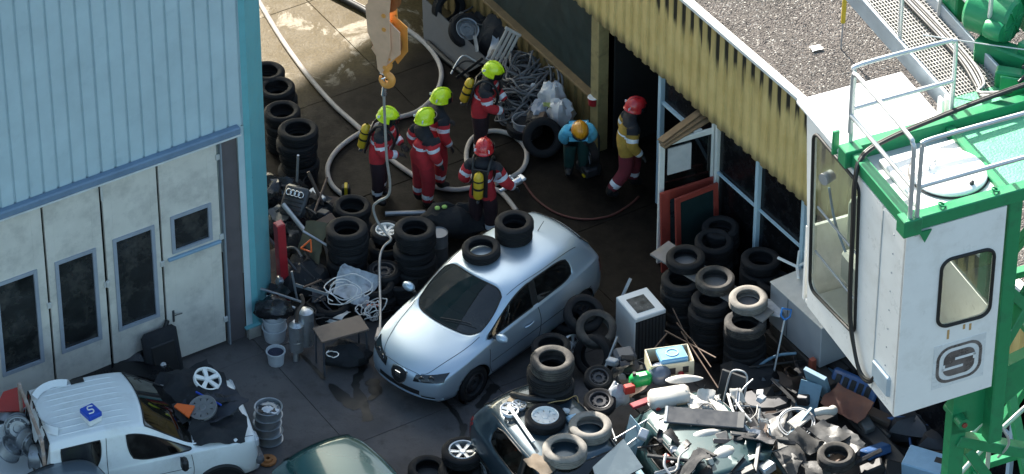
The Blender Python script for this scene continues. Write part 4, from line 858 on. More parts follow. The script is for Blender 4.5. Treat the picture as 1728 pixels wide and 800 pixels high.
# ------------------------------------------------------------------ hook block and lifting sling
org = M('orange_steel', (.72, .30, .06), .45, var=.1, dirt=[((.35, .16, .05), .4, 6, .58)]); pkw = M('faded_white_steel', (.68, .40, .25), .5, var=.1, dirt=[((.62, .36, .16), .4, 4, .58)]); chain = M('sling_wire', (.46, .43, .40), .45, .5, var=.2)
HP = P(652, 128, 4.0)
hb = T('hook_block', 'orange and white crane hook block hanging over the yard', 'hook block', mw=TM(HP, R(-28)))
def plate(y, poly, t, name, mat, z0=0): MB().prism(poly, -t/2, t/2, TM((0, y, z0)) @ Matrix.Rotation(R(90), 4, 'X')).build(name, mat, hb)
pl = [(x*.78, z) for x, z in [(-.10, .18), (-.02, .10), (.10, .30), (.20, .62), (.18, 1.25), (.26, 1.9), (-.22, 1.9), (-.28, 1.35), (-.34, 1.28), (-.30, .80), (-.14, .52)]]
plate(-.115, pl, .022, 'side_plate', pkw); plate(.115, pl, .022, 'side_plate', M('orange_steel'))
plate(-.085, [(-.2, .50), (.02, .22), (.30, .55), (.30, .95), (.1, 1.1)], .018, 'cheek_plate', pkw); plate(.085, [(-.05, .5), (.16, .22), (.33, .5), (.33, .95), (.1, 1.1)], .018, 'cheek_plate', org)
for zz in (.62, 1.45): MB().lathe([(.0, -.035), (.2, -.035), (.24, -.045), (.2, -.012), (.2, .012), (.24, .045), (.2, .035), (0, .035)], 28, TM((.02, 0, zz), rx=R(90))).build('sheave', M('sheave', (.30, .11, .035), .5, .2), hb, 30)
for zz in (.25, .95, 1.2): MB().tube([(.05, -.14, zz), (.05, .14, zz)], .035, 12).build('axle_pin', org, hb)
MB().box((.08, 0, .4), (.12, .2, .05), ch=.01).build('spacer', org, hb)
hk = spline([(0, 0, .16), (.0, 0, .06), (.085, 0, -.02), (.075, 0, -.12), (-.01, 0, -.165), (-.09, 0, -.11), (-.10, 0, -.04)], 5)
MB().tube(hk, [.055]*8+[.06]*15+[.05, .045, .04, .035, .03, .03, .025, .02], 12).build('hook', org, hb, 60)
MB().lathe([(.09, -.05), (.1, 0), (.07, .06), (.04, .1)], 18, TM((0, 0, .2))).build('swivel', org, hb, 40); MB().tube([(-.06, -.05, -.05), (.03, .02, -.03), (-.12, .02, .0)], .016).build('safety_latch', M('chrome'), hb, 60)
for dx, dy in ((-.16, -.02), (.2, .02), (-.02, .05)): MB().tube([HP.to_3d()*0+V((dx, dy, 1.3)), V((dx, dy, 18))], .011, 6).build('hoist_rope', M('dark_rope', (.06, .05, .045), .6), hb)
sp3 = PL([(649, 136, 3.9), (648, 160, 3.62), (650, 215, 2.95), (653, 270, 2.3), (658, 308, 1.85), (655, 330, 1.6), (638, 340, 1.45), (630, 350, 1.32), (636, 372, 1.1), (651, 393, .92), (660, 404, .9), (648, 416, .82), (641, 436, .75), (641, 480, .62), (642, 520, .55), (641, 556, .52), (637, 572, .55)])
sg = T('lifting_sling', 'steel sling dropping from the hook to the silver bumper', 'sling', loc=(sp3[-1].x, sp3[-1].y, 0)); s0 = V((sp3[-1].x, sp3[-1].y, 0))
MB().tube([p-s0 for p in spline(sp3, 6)], .021, 8).build('wire', chain, sg, 60); MB().tube([sp3[0]-s0+V((0, 0, .05)), sp3[1]-s0], [.02, .045, ][:2], 8).build('ferrule', M('chrome'), sg, 60); MB().tube([sp3[-2]-s0, sp3[-1]-s0], .05, 8).build('ferrule', M('ferrule_tan', (.5, .42, .36), .5), sg, 60)

# ------------------------------------------------------------------ things on and round the pickup
def roofpt(x, y, dz=0): h = pbvh.ray_cast(V((x, y, 4)), V((0, 0, -1))); return (h[0].x, h[0].y, h[0].z+dz)
q = MPK @ V(roofpt(-.72, -.36)); bx_ = T('blue_box', 'blue lidded box with white squiggle on the pickup roof', 'box', mw=TM(q, R(38)))
MB().box((0, 0, .05), (.21, .25, .1), ch=.012).build('tub', M('white_plastic', (.7, .7, .68), .4), bx_); MB().box((0, 0, .14), (.225, .265, .09), ch=.015).build('lid', M('blue_plastic', (.01, .06, .42), .35), bx_); MB().tube(spline([(-.07, -.06, .188), (.0, -.07, .188), (.03, -.01, .188), (-.03, .02, .188), (.0, .08, .188), (.07, .06, .188)], 5), .011, 6).build('squiggle_mark', M('white_plastic'), bx_, 60)
g = []
for i in range(17):
    a = R(62+i*11.5); g.append([V(roofpt(-1.05+.37*math.cos(a), .05+.48*math.sin(a), .012)), V(roofpt(-1.05+.45*math.cos(a), .05+.56*math.sin(a) if abs(.05+.56*math.sin(a)) < .66 else .64*math.copysign(1, math.sin(a)), .085)), V(roofpt(-1.05+max(-.42, .52*math.cos(a)), max(-.66, min(.66, .05+.64*math.sin(a))), .012))])
one('fender_arch', MB().grid(g, thick=.006), wp, 'white curved wheel arch panel lying on pickup cab roof', 'car panel', mw=MPK, smooth=60)
MB0 = MB().grid([[V(roofpt(-.80+.1*i, .5+.06*j, .01+.02*random.random())) for j in range(3)] for i in range(3)], thick=.004); one('rag', MB0, blk, 'small dark rag on the far side of pickup roof', 'rag', mw=MPK)
def sheet(mw_, w_, h_, amp, n=12, thick=.012, seed=1, sag=0):
    rnd = random.Random(seed); ph = [rnd.uniform(0, 6) for _ in range(6)]; g = []
    for i in range(n+1):
        r = []
        for j in range(n+1):
            x, y = (i/n-.5)*w_, (j/n-.5)*h_; z = amp*(math.sin(x*9+ph[0]+y*4)+.7*math.sin(y*13+ph[1]-x*5)+.5*math.sin((x+y)*21+ph[2]))*.5-sag*(x*x+y*y)
            ed = 1+.10*math.sin(7*x+ph[3]+9*y); r.append((x*ed+rnd.uniform(-.01, .01), y*ed+rnd.uniform(-.01, .01), z+rnd.uniform(-.15, .15)*amp))
        g.append(r)
    return MB().grid(g, thick=thick)
hp = lambda x, y, dz=.03: MPK @ V(roofpt(x, y, dz))
blackc = cloth('black_cloth', (.014, .015, .018))
one('black_coat', sheet(None, 1.0, 1.1, .10, seed=3, sag=.1), blackc, 'crumpled black coat over the far side of the pickup bonnet', 'coat', mw=TM(hp(1.0, .38, .12), R(30)), smooth=50)
one('black_coat', sheet(None, .8, .75, .09, seed=5, sag=.1), blackc, 'crumpled black coat hanging over the near bonnet edge', 'coat', mw=TM(hp(1.12, -.42, .08), R(10), R(8)), smooth=50)
one('black_jacket', sheet(None, .8, .75, .08, seed=8), M('dark_navy_cloth', (.02, .024, .035), .8), 'dark jacket in the middle of the bonnet heap', 'jacket', mw=TM(hp(1.2, .02, .12), R(50)), smooth=50)
one('bumper_trim', MB().box((0, 0, 0), (.50, .16, .09), ch=.03), blk, 'black plastic trim block on the bonnet near the headlamp', 'trim', mw=TM(hp(1.36, -.08, .09), R(-52), R(12)))
one('blue_strip', MB().box((0, 0, 0), (.5, .025, .03), ch=.006), M('blue_plastic'), 'thin blue strip across the bonnet junk', 'strip', mw=TM(hp(1.12, .0, .2), R(-38)))
def rim_w(mw_, desc, style, r, mat, w_=.06, cat='wheel trim'): o = obj('hubcap', rim_mesh(style, r, mat, w_)); o.matrix_world = mw_; return tag(o, desc, cat, 'wheel trims')
rim_w(TM(hp(.98, -.18, .19), 0, R(14), R(-12)), 'dark grey slotted wheel trim on the pickup bonnet', 'cover', .205, M('trim_grey', (.16, .16, .165), .45, .3)); rim_w(TM(hp(1.22, .42, .22), R(40), R(20), R(8)), 'white spoked wheel trim under the black coat on bonnet', 'five', .2, alloyw)
tr = MB().prism([(-.16, -.02), (.14, -.13), (.12, .10), (-.14, .05)], 0, .03); one('orange_lamp', tr, M('orange_plastic', (.70, .12, .02), .35), 'orange plastic lamp lens beside the pickup windscreen', 'lamp lens', mw=TM(hp(.72, -.12, .16), R(-25), R(10)))
cb = T('office_chair', 'black padded chair back leaning on the white door', 'chair', mw=TM(P(274, 598, .45), R(31.7), R(-14), s=1.2))
g = [[(.24*sx_*(1 if abs(sx_) < .9 else .93), .07*(1-sx_*sx_)+(.05 if 0 else 0), z) for sx_ in (-1, -.8, -.4, 0, .4, .8, 1)] for z in (-.35, -.3, -.15, .05, .25, .33, .37)]
MB().box((0, 0, 0), (.5, .12, .72), ch=.06).build('pad', blackc, cb, 50); MB().box((.0, -.06, -.05), (.34, .03, .46), ch=.02).build('lumbar_panel', blk, cb); MB().lathe([(0, .02), (.035, .02), (.04, 0)], 12, TM((-.05, -.085, -.1), rx=R(90))).build('white_badge', M('white_plastic'), cb); MB().tube([(.1, .02, .32), (.16, .02, .42)], .03).build('head_bracket', blk, cb)
g = []
for i in range(15):
    a = R(8+i*11.7); g.append([P(205-100*math.cos(a), 652-52*math.sin(a), .30), P(205-92*math.cos(a), 660-44*math.sin(a), .44), P(205-78*math.cos(a), 664-30*math.sin(a), .40)])
one('black_bumper', MB().grid(g, thick=.02), M('gloss_black', (.008, .008, .009), .3), 'curved black car bumper between the pickup and doors', 'bumper', smooth=60)
one('plastic_sheet', sheet(None, .8, .35, .05, seed=15), M('gloss_black'), 'black plastic panel beside the curved bumper', 'panel', mw=TM(P(232, 612, .4), R(25), R(25)), smooth=50)
one('red_plastic', MB().prism([(-.3, -.1), (.28, -.16), (.1, .25), (-.12, .2)], 0, .04), M('red_plastic', (.36, .03, .02), .4), 'red plastic panel on the rims behind pickup cab', 'panel', mw=TM(P(22, 682, 1.25), R(10), R(25)))
one('dark_part', MB().blob((0, 0, 0), .2, 10, .2, sq=(.6, 1, 1)), blk, 'black part at the left edge beside the doors', 'car part', mw=TM(P(2, 655, .5)))
dsk = M('rust_orange', (.40, .17, .06), .7, .2, var=.3, dirt=[((.15, .07, .03), .6, 9, .5)])
one('brake_disc', MB().lathe([(.03, .05), (.075, .05), (.08, .015), (.13, .015), (.13, -.015), (.03, -.015)], 28, closed=True), dsk, 'rusty orange brake disc on the concrete by wheel trim', 'brake disc', mw=TM(P(452, 777, .03)), smooth=40)
one('exhaust_tip', MB().tube(spline([(0, 0, 0), (.02, 0, .25), (.05, -.02, .42)], 5), .045, 12), M('muffler_steel', (.45, .46, .47), .35, .8, var=.2, dirt=[((.2, .12, .07), .5, 5, .55)]), 'bent steel pipe standing beside the pickup door', 'pipe', mw=TM(P(297, 806, .3)), smooth=60)
scr = M('shred', (.6, .6, .62), .5)
for k in range(4): one('foil_scrap', sheet(None, .16, .13, .05, 6, .003, 40+k), scr if k % 2 else blk, '%s scrap lying in the topmost rim before the pickup' % ['black', 'silver', 'dark crumpled', 'pale crumpled'][k], 'scrap', mw=TM(P(446+k*5, 690+3*(k % 2), .67), k), smooth=50)

# ------------------------------------------------------------------ left heap by the blue wall
def bucket(u, v, z, r, h, mat, label, taper=.85, name='bucket', grp=None, content=None):
    mb = T(name, label, 'bucket', mw=TM(P(u, v, z)), group=grp); MB().lathe([(r*taper-.008, .012), (0, .012), (0, 0), (r*taper, 0), (r, h), (r+.012, h), (r+.012, h-.02), (r-.01, h-.005), (r*taper-.008, .012)], 26).build('shell', mat, mb, 40)
    MB().lathe([(0, h*.82), (r*.97, h*.82)], 26).build('contents', content or M('dark_water', (.03, .035, .06), .2), mb)
    return mb
bwm = M('bucket_white', (.50, .53, .56), .5, var=.1, dirt=[((.2, .2, .2), .5, 6, .55)])
for k in range(3): bucket(464, 571-k*16, .0+k*.19, .185, .25, bwm, ['lowest of three nested grey buckets by the teal corner', 'middle of three nested grey buckets by teal corner', 'top nested grey bucket under the black bag'][k], grp='nested buckets')
bucket(466, 612, 0, .14, .24, bwm, 'small grey bucket with dark water before the nested buckets')
def crumple(name, label, u, v, z, r, sq, mat, seed, cat='bag'):
    rs = random.getstate(); random.seed(seed); mb = MB(); vs = []; n = 18; rn = 11
    for i in range(rn+1):
        ph = math.pi*i/rn
        for k in range(n):
            an = 2*math.pi*k/n; j = 1+.10*math.sin(3*an+seed)+.10*math.sin(5*an+3*ph+seed)+random.uniform(-.09, .09)
            if i in (0, rn): j = 1
            vs.append((r*j*sq[0]*math.sin(ph)*math.cos(an), r*j*sq[1]*math.sin(ph)*math.sin(an), max(-r*sq[2]*.7, r*j*sq[2]*math.cos(ph))))
    mb.add(vs, [(i*n+k, (i+1)*n+k, (i+1)*n+(k+1) % n, i*n+(k+1) % n) for i in range(rn) for k in range(n)]); random.setstate(rs)
    return one(name, mb, mat, label, cat, mw=TM(P(u, v, z)), smooth=35)
plast = M('black_bag', (.012, .012, .014), .25, var=.3, bump=.3, bscale=30)
crumple('black_bag', 'shiny black bag on top of the nested buckets', 462, 520, .62, .27, (1.1, .8, .6), plast, 3)
mst = M('muffler_steel'); mf = T('muffler', 'pair of silver exhaust mufflers standing beside the buckets', 'muffler', mw=TM(P(508, 600, 0), R(20)))
MB().tube([(-.09, -.05, .12), (-.08, -.04, .16), (-.06, 0, .62), (-.05, 0, .68)], [.05, .105, .115, .06], 18).build('silencer', mst, mf, 40); MB().tube([(.10, .05, .15), (.1, .05, .18), (.12, .08, .78), (.12, .08, .82)], [.05, .125, .125, .06], 18).build('silencer', mst, mf, 40)
MB().tube(spline([(-.05, 0, .66), (-.02, .02, .86), (.08, .05, .98), (.06, .08, 1.12)], 5), .028, 10).build('inlet_pipe', M('rust_pipe', (.10, .07, .055), .7, .4), mf, 60); MB().tube([(-.10, -.06, .14), (-.12, -.1, -.0)], [.045, .04], 12).build('tail_pipe', mst, mf, 60); MB().lathe([(.118, .28), (.124, .3), (.118, .32)], 18, TM((-.075, -.02, .05))).build('clamp', mst, mf)
tb = T('table', 'small brown topped table with steel legs before the silver nose', 'table', mw=TM(P(577, 612, 0), R(24))); wood = M('table_wood', (.12, .085, .065), .6, var=.2, dirt=[((.05, .04, .035), .5, 4, .5)])
MB().box((0, 0, .66), (.78, .38, .035), ch=.006).build('table_top', wood, tb)
for sx_ in (-1, 1):
    for sy_ in (-1, 1): MB().tube([(sx_*.35, sy_*.16, .645), (sx_*.355, sy_*.165, 0)], .017, 8).build('leg', M('leg_steel', (.12, .13, .15), .4, .6), tb, 60)
MB().box((0, .16, .56), (.7, .02, .12)).build('apron', blk, tb)
wire = M('white_wire', (.62, .60, .58), .5)
def loops(n, c, rx, ry, r, seed, zr=(.0, .2), jum=False):
    rnd = random.Random(seed); mb = MB()
    for k in range(n):
        cx_, cy_, a0_ = rnd.uniform(-.15, .15), rnd.uniform(-.12, .12), rnd.uniform(0, 6); s_ = rnd.uniform(.5, 1.1); tl = rnd.uniform(-.5, .5)
        pts = [V((c[0]+cx_+rx*s_*math.cos(t+a0_)*(1+.15*math.sin(2*t)), c[1]+cy_+ry*s_*math.sin(t+a0_), c[2]+rnd.uniform(*zr)*.6+tl*.25*math.cos(t)+.08*t/6)) for t in [i*6.28/14*1.15 for i in range(15)]]
        if jum: rm = TM((rnd.uniform(-.12, .12), rnd.uniform(-.1, .1), 0), rnd.uniform(0, 6), rnd.uniform(-.9, .9), rnd.uniform(-.9, .9)); pts = [rm @ p for p in pts]
        mb.tube(spline(pts, 3), r, 6)
    return mb
o = loops(1, (0, 0, 0), .14, .07, .008, 4); one('wire_loop', o, wire, 'white wire twist hanging at the front of brown table', 'wire', mw=TM(P(570, 585, .62), rx=R(60)), smooth=60)
def cables(name, label, u, v, z, n, rx, ry, r, seed, mat, ry_tilt=0, rx_tilt=0):
    o = one(name, loops(n, (0, 0, 0), rx, ry, r, seed, jum=seed > 50), mat, label, 'cable', mw=TM(P(u, v, z), 0, R(rx_tilt), R(ry_tilt)), smooth=60); o['kind'] = 'stuff'; return o
cables('cable_coil', 'white cable loops sprung over the tyre heap', 590, 490, .60, 3, .42, .28, .009, 11, wire, rx_tilt=28); cables('cable_coil', 'small white cable curls beside the sling', 632, 532, .35, 5, .17, .14, .010, 12, wire, rx_tilt=15)
one('white_sheet', sheet(None, .62, .55, .09, 12, .01, 21), M('dirty_white', (.42, .44, .47), .7, var=.2, dirt=[((.1, .09, .09), .6, 6, .5)]), 'dirty white plastic sheet draped under the cable loops', 'sheet', mw=TM(P(600, 482, .55), R(-20), R(30), R(10)), smooth=50)
one('hand_tool', MB().tube([(-.1, 0, 0), (.1, .02, .02)], .022, 8), M('orange_plastic'), 'orange tool handle among the small white cables', 'tool', mw=TM(P(630, 517, .45), R(-10)), smooth=60)
crumple('tarp_heap', 'dark tarpaulin heap below the brown table', 585, 598, .18, .33, (1.1, .8, .6), blackc, 9, 'tarpaulin')
rp = T('red_post', 'red square steel post standing beside the teal corner', 'post', mw=TM(P(480, 506, 0), R(31.7), R(3), R(-3))); MB().box((0, 0, .8), (.14, .14, 1.6), ch=.006).build('column', M('red_steel', (.36, .018, .026), .45, var=.15, dirt=[((.12, .02, .02), .5, 5, .52)]), rp); MB().box((0, 0, 1.603), (.10, .10, .01)).build('end_cap', M('red_cap', (.42, .10, .10), .5), rp)
bp_ = T('car_grille', 'dark car grille with four silver rings on the junk heap', 'grille', mw=TM(P(497, 340, .95), R(-25), R(-42), R(0))); g = [[(.42*s_, -.1+.05*s_*s_, z) for s_ in (-1, -.6, -.2, .2, .6, 1)] for z in (-.22, 0, .22)]
MB().box((0, 0, 0), (.42, .10, .5), ch=.05).build('shell', M('grille_grey', (.035, .036, .04), .35), bp_, 50)
for k in range(6): MB().box((0, -.055, -.2+k*.065), (.34, .02, .018), ch=.004).build('slat', blk, bp_)
for k in range(4): MB().lathe([(.045+.009*math.cos(a), .009*math.sin(a)) for a in [i*math.pi/4 for i in range(8)]], 22, TM((-.105+k*.07, -.08, .12), rx=R(90)), closed=True).build('ring_emblem', M('chrome'), bp_, 60)
for i, (a, b, r, m_, lb) in enumerate((((503, 262, 1.5), (501, 306, .9), .02, 'galv', 'thin grey pole upright behind the car grille'), ((511, 390, .95), (562, 420, .75), .02, 'galv', 'pale pole jutting from the heap towards the tyres'), ((478, 345, .95), (516, 392, .75), .04, 'galv', 'grey steel channel across the heap'), ((492, 458, .85), (502, 508, .3), .018, 'galv', 'bright rod leaning behind the mufflers'), ((505, 445, .9), (530, 470, .6), .02, 'dk', 'dark bar in the heap right of red post'), ((452, 400, 1.0), (520, 480, .4), .025, 'dk', 'long dark bar slanting past the red post'), ((520, 290, 1.2), (545, 345, .7), .03, 'rust', 'rusty pipe leaning at the back of heap'), ((530, 360, .8), (552, 300, .9), .02, 'rust', 'brown stick in the back of heap'), ((650, 361, .15), (718, 359, .15), .045, 'galv', 'blue grey pipe lying behind the tall tyre stack'), ((450, 500, .7), (498, 520, .65), .02, 'galv', 'bright tube on the black bag'))):
    mt = {'galv': M('galvanised', (.36, .38, .40), .4, .6, var=.15), 'dk': darkst, 'rust': M('rust_pipe')}[m_]
    one('steel_pole', MB().tube(PL([a, b]), r, 8), mt, lb, 'pole', smooth=60)
one('olive_board', sheet(None, .4, .65, .04, 8, .02, 31), M('olive', (.10, .095, .06), .85, var=.2), 'olive padded board leaning in the heap', 'board', mw=TM(P(526, 410, .75), R(-25), R(55)), smooth=50)
wt = T('warning_triangle', 'orange folded warning triangle in the heap', 'triangle', mw=TM(P(519, 414, .95), R(-25), R(60), s=.62))
for (a, b) in (((-.16, -.12), (.14, -.14)), ((.14, -.14), (.05, .16)), ((.05, .16), (-.16, -.12))): MB().tube([(*a, 0), (*b, 0)], .022, 6).build('bar', M('orange_plastic'), wt)
crumple('junk_bag', 'black rubbish bag at the back of left heap', 470, 330, .5, .42, (1, .8, .8), plast, 14); crumple('junk_bag', 'dark rubbish sack at the foot of the red post', 512, 470, .3, .4, (1, 1, .8), blackc, 15); crumple('junk_bag', 'dark rubbish sack between car grille and tyres', 545, 372, .35, .4, (1, .8, .8), blackc, 16); crumple('junk_bag', 'black rubbish sack under the car grille', 492, 385, .4, .42, (1, .8, .8), plast, 17)
lm = T('hand_lamp', 'small yellow and black hand lamp behind the tyres', 'lamp', mw=TM(P(584, 322, .12))); MB().box((0, 0, 0), (.14, .14, .2), ch=.02).build('case', blk, lm); MB().box((0, -.01, .02), (.05, .15, .21), ch=.01).build('band', M('yellow_plastic', (.6, .45, .02), .4), lm)
kb = crumple('kit_bag', 'black kit bag with neon cuffs beside the red helmeted firefighter', 770, 372, .28, .42, (1.35, .7, .7), blackc, 19)
for k, (u, v) in enumerate(((738, 351), (750, 349))): one('neon_glove', MB().box((0, 0, 0), (.08, .07, .06), ch=.02), M('neon', (.55, .8, .2), .6), '%s neon cuff on the black kit bag' % ['left', 'right'][k], 'glove', mw=TM(P(u, v, .55), .4*k))
dr = T('steel_drum', 'dented grey steel can behind the tall tyre stack', 'drum', mw=TM(P(741, 446, 0))); MB().lathe([(0, .62), (.13, .62), (.145, .64), (.145, .42), (.15, .41), (.145, .40), (.145, 0)], 24).build('can', M('drum_grey', (.20, .21, .23), .45, .5, var=.2, dirt=[((.12, .08, .05), .5, 5, .55)]), dr, 40)
# ------------------------------------------------------------------ heap along the low yellow wall
def quadboard(name, label, pts, t, mat, cat='board'):
    p = [V(x) for x in pts]; n = (p[1]-p[0]).cross(p[3]-p[0]).normalized()*t; return one(name, MB().add(p+[x+n for x in p], [(0, 1, 2, 3), (7, 6, 5, 4), (0, 4, 5, 1), (1, 5, 6, 2), (2, 6, 7, 3), (3, 7, 4, 0)]), mat, label, cat)
quadboard('grey_board', 'large grey board leaning along the dark heap', PL([(717, 68, 0), (788, 124, 0), (826, 103, .45), (714, -6, .6)]), .025, M('grey_board', (.13, .125, .125), .8, var=.1))
one('dark_pipe', MB().tube(PL([(722, 72, .06), (752, 100, .06), (792, 132, .06)]), .05, 10), blk, 'dark pipe lying along the foot of the grey board', 'pipe', smooth=60)
rd = T('radiator_panel', 'pale ribbed radiator panel leaning in the heap behind firefighter', 'radiator', mw=TM(P(846, 92, .75), R(-104), R(-22), R(-12)))
for k in range(4): MB().box((0, -.105+k*.07, 0), (.035, .05, .95), ch=.012).build('rib', M('radiator_paint', (.42, .40, .37), .45), rd)
for zz in (-.47, .47): MB().box((0, 0, zz), (.05, .30, .05), ch=.012).build('header', M('radiator_paint'), rd)
gcab = M('grey_cable', (.12, .12, .125), .55, var=.3)
cables('cable_heap', 'tangled grey cables heaped against the low wall', 905, 165, .25, 26, .50, .42, .020, 51, gcab); cables('cable_heap', 'tangled grey cables at the back of heap', 885, 130, .4, 18, .48, .40, .018, 52, gcab, rx_tilt=10); cables('cable_heap', 'grey cables spilling towards the firefighter', 868, 185, .15, 14, .38, .3, .016, 53, gcab)
crumple('junk_heap', 'dark mound of scrap under the grey cables', 893, 150, .2, .62, (1, .9, .6), blackc, 61, 'scrap'); crumple('junk_heap', 'dark mound of scrap beside the radiator panel', 858, 78, .25, .6, (.9, .9, .9), blackc, 62, 'scrap')
pbag = M('pale_bag', (.52, .52, .53), .45, var=.12, bump=.3, bscale=20)
crumple('white_bag', 'pale plastic bag highest on the low wall heap', 933, 163, .62, .24, (.9, .8, 1.1), pbag, 31); crumple('white_bag', 'pale plastic bag in the middle by the orange helmet', 946, 192, .5, .25, (.9, .7, 1.1), pbag, 32); crumple('white_bag', 'grey white bag lowest beside the leaning tyre', 915, 190, .38, .24, (1, .8, .9), M('grey_bag', (.36, .38, .42), .5), 33)
one('green_rag', sheet(None, .2, .16, .05, 6, .006, 35), M('lime_rag', (.30, .36, .12), .8), 'pale green rag between the white bags', 'rag', mw=TM(P(926, 176, .68)), smooth=50)
bucket(884, 232, 0, .19, .38, M('bin_grey', (.30, .31, .33), .5), 'grey plastic bin at the front of the cable heap', name='plastic_bin', content=blackc)
one('bulb_jug', MB().lathe([(0, 0), (.05, .0), (.06, .05), (.03, .1), (0, .11)], 14), pbag, 'small white jug lying on the grey cables', 'jug', mw=TM(P(900, 150, .55)), smooth=40)
pot = T('red_pot', 'small red pot with white rim on the low wall end', 'pot', mw=TM(P(1001, 176, .90))); MB().lathe([(0, 0), (.075, 0), (.09, .14), (.08, .14)], 18).build('shell', M('red_steel'), pot, 40); MB().lathe([(.085, .135), (.095, .145), (.085, .155), (.06, .15), (.0, .14)], 18).build('rim', M('white_plastic'), pot, 40)
fn = T('ventilator', 'black portable fan on a trolley beside the blue jacketed person', 'fan', mw=TM(P(990, 292, 0), R(-60)))
MB().tube(spline([(-.2, .1, .1), (-.2, .1, .75), (-.16, .1, .85), (.16, .1, .85), (.2, .1, .75), (.2, .1, .1)], 5), .018, 8).build('trolley_frame', blk, fn, 60); MB().lathe([(.22, -.07), (.235, -.07), (.235, .07), (.22, .07)], 26, TM((0, .02, .42), rx=R(90)), closed=True).build('shroud', blk, fn, 40)
for k in range(5): MB().box((.11, 0, 0), (.17, .075, .01), TM((0, .02, .42), rx=R(90)) @ TM((0, 0, 0), R(72*k), rx=R(25))).build('fan_blade', galv, fn)
MB().box((0, .04, .1), (.36, .3, .18), ch=.03).build('motor', darkst, fn); MB().box((-.14, -.05, .62), (.10, .1, .3), ch=.03).build('red_bottle', M('maroon_plastic', (.22, .02, .03), .4), fn); MB().box((.1, -.12, .06), (.07, .02, .04)).build('yellow_sticker', M('yellow_plastic'), fn)

# ------------------------------------------------------------------ hall front: open door, red frames, planks
a, b = P(1222, 211, 2.38), P(1113, 241, 2.38); dv = b-a; wd = dv.length; dr_ = T('door', 'white framed glazed door standing open at the hall', 'door', mw=TM((a.x, a.y, 0), math.atan2(dv.y, dv.x)))
for x in (.045, wd-.045): MB().box((x, 0, 1.2), (.09, .05, 2.36), ch=.006).build('stile', wht, dr_)
for zz in (.08, 2.335): MB().box((wd/2, 0, zz), (wd-.18, .048, .09), ch=.004).build('rail', wht, dr_)
MB().box((wd/2, 0, 1.2), (wd-.18, .012, 2.2)).build('glass_pane', cglass, dr_); MB().box((wd-.34, .02, 1.98), (.40, .02, .50)).build('paper_sheet', M('paper', (.50, .50, .49), .7), dr_); MB().box((.44, -.03, 2.36), (.14, .05, .1), ch=.01).build('closer', M('paper'), dr_)
MB().box((.0, 0, 1.9), (.03, .1, .12)).build('hinge', galv, dr_)
redf = M('red_frame', (.30, .045, .03), .55, var=.15, dirt=[((.15, .02, .015), .5, 3, .5)])
def frame3(name, label, o_, ux, uz, w_, h_, th, mat, pane=None):
    ux = ux.normalized(); uz = uz.normalized(); n_ = ux.cross(uz).normalized(); uz = n_.cross(ux); mw_ = Matrix((ux, n_*-1, uz)).transposed().to_4x4(); mw_.translation = o_
    r = T(name, label, 'frame', mw=mw_)
    for x in (th/2, w_-th/2): MB().box((x, 0, h_/2), (th, .045, h_), ch=.004).build('stile', mat, r)
    for z in (th/2, h_-th/2): MB().box((w_/2, 0, z), (w_-2*th, .043, th), ch=.004).build('rail', mat, r)
    if pane: MB().box((w_/2, 0, h_/2), (w_-2*th, .012, h_-2*th)).build('pane', pane, r)
    return r
o1 = P(1116, 460, 0); frame3('red_window', 'tall red door frame leaning against the white glazed door', o1, P(1216, 428, 0)-o1, V((-.03, .10, 1.5)), 1.0, 1.50, .16, redf, M('grey_pane', (.03, .04, .045), .3))
o1 = P(1142, 472, 0); frame3('red_window', 'shorter red window frame in front of the taller one', o1, P(1222, 440, 0)-o1, V((-.02, .12, 1.5)), .80, 1.52, .09, redf, M('green_pane', (.015, .03, .03), .15))
tim = M('plank_wood', (.20, .13, .07), .8, var=.25)
for k in range(3): one('plank', MB().box((0, 0, 0), (1.05, .12, .025), ch=.003), tim, ['upper', 'middle', 'lower'][k]+' brown plank resting on top of the open white door', 'plank', mw=TM(P(1152+k*4, 210+k*6, 2.47-.03*k), R(47-k*3), 0, R(-4)), group='planks on the open door')
pp = PL([(1097, 431, 1.095), (1128, 409, 1.095), (1306, 528, 1.095), (1287, 545, 1.095)]); quadboard('tyre_plank', 'weathered board laid across three tyre stacks', pp, -.03, M('board_grey', (.22, .20, .19), .8, var=.2, dirt=[((.32, .26, .18), .6, 3, .5)]), 'plank')
one('white_board', MB().box((0, 0, 0), (.30, .36, .015)), M('dirty_white'), 'pale sheet under the right end of the plank', 'board', mw=TM(P(1306, 520, 1.05), R(-20)))
ap = T('appliance', 'white appliance box with black ribbed side beside the tyres', 'appliance', mw=TM(P(1080, 583, 0), R(27.5))); wap = M('appliance_white', (.68, .70, .71), .4, var=.04, dirt=[((.4, .38, .35), .4, 4, .6)])
MB().box((0, 0, .42), (.54, .62, .84), ch=.015).build('case', wap, ap); MB().box((-.02, -.02, .845), (.30, .36, .012)).build('glass_top', M('picture_dark', (.06, .065, .07), .2, var=.6, scale=9), ap)
MB().box((0, -.313, .40), (.52, .008, .74)).build('grille_panel', M('rib_black', (.012, .012, .013), .5), ap)
for k in range(9): MB().box((-.235+k*.058, -.322, .40), (.030, .014, .70), ch=.004).build('rib', M('rib_grey', (.04, .042, .046), .5), ap)
MB().box((.276, 0, .40), (.012, .54, .70)).build('side_panel', M('rib_black'), ap)
cbn = T('cabinet', 'grey steel cabinet with cream top raised on dark timbers', 'cabinet', mw=TM(P(1368, 570, .62), R(-57.5))); MB().box((0, 0, .38), (1.32, .62, .76), ch=.008).build('case', M('cabinet_grey', (.27, .28, .30), .5, var=.06), cbn); MB().box((0, 0, .772), (1.34, .64, .02), ch=.004).build('top', M('cream_top', (.62, .58, .52), .5, dirt=[((.3, .22, .15), .4, 5, .58)]), cbn); MB().box((-.2, -.313, .38), (.006, .006, .72)).build('door_gap', blk, cbn)
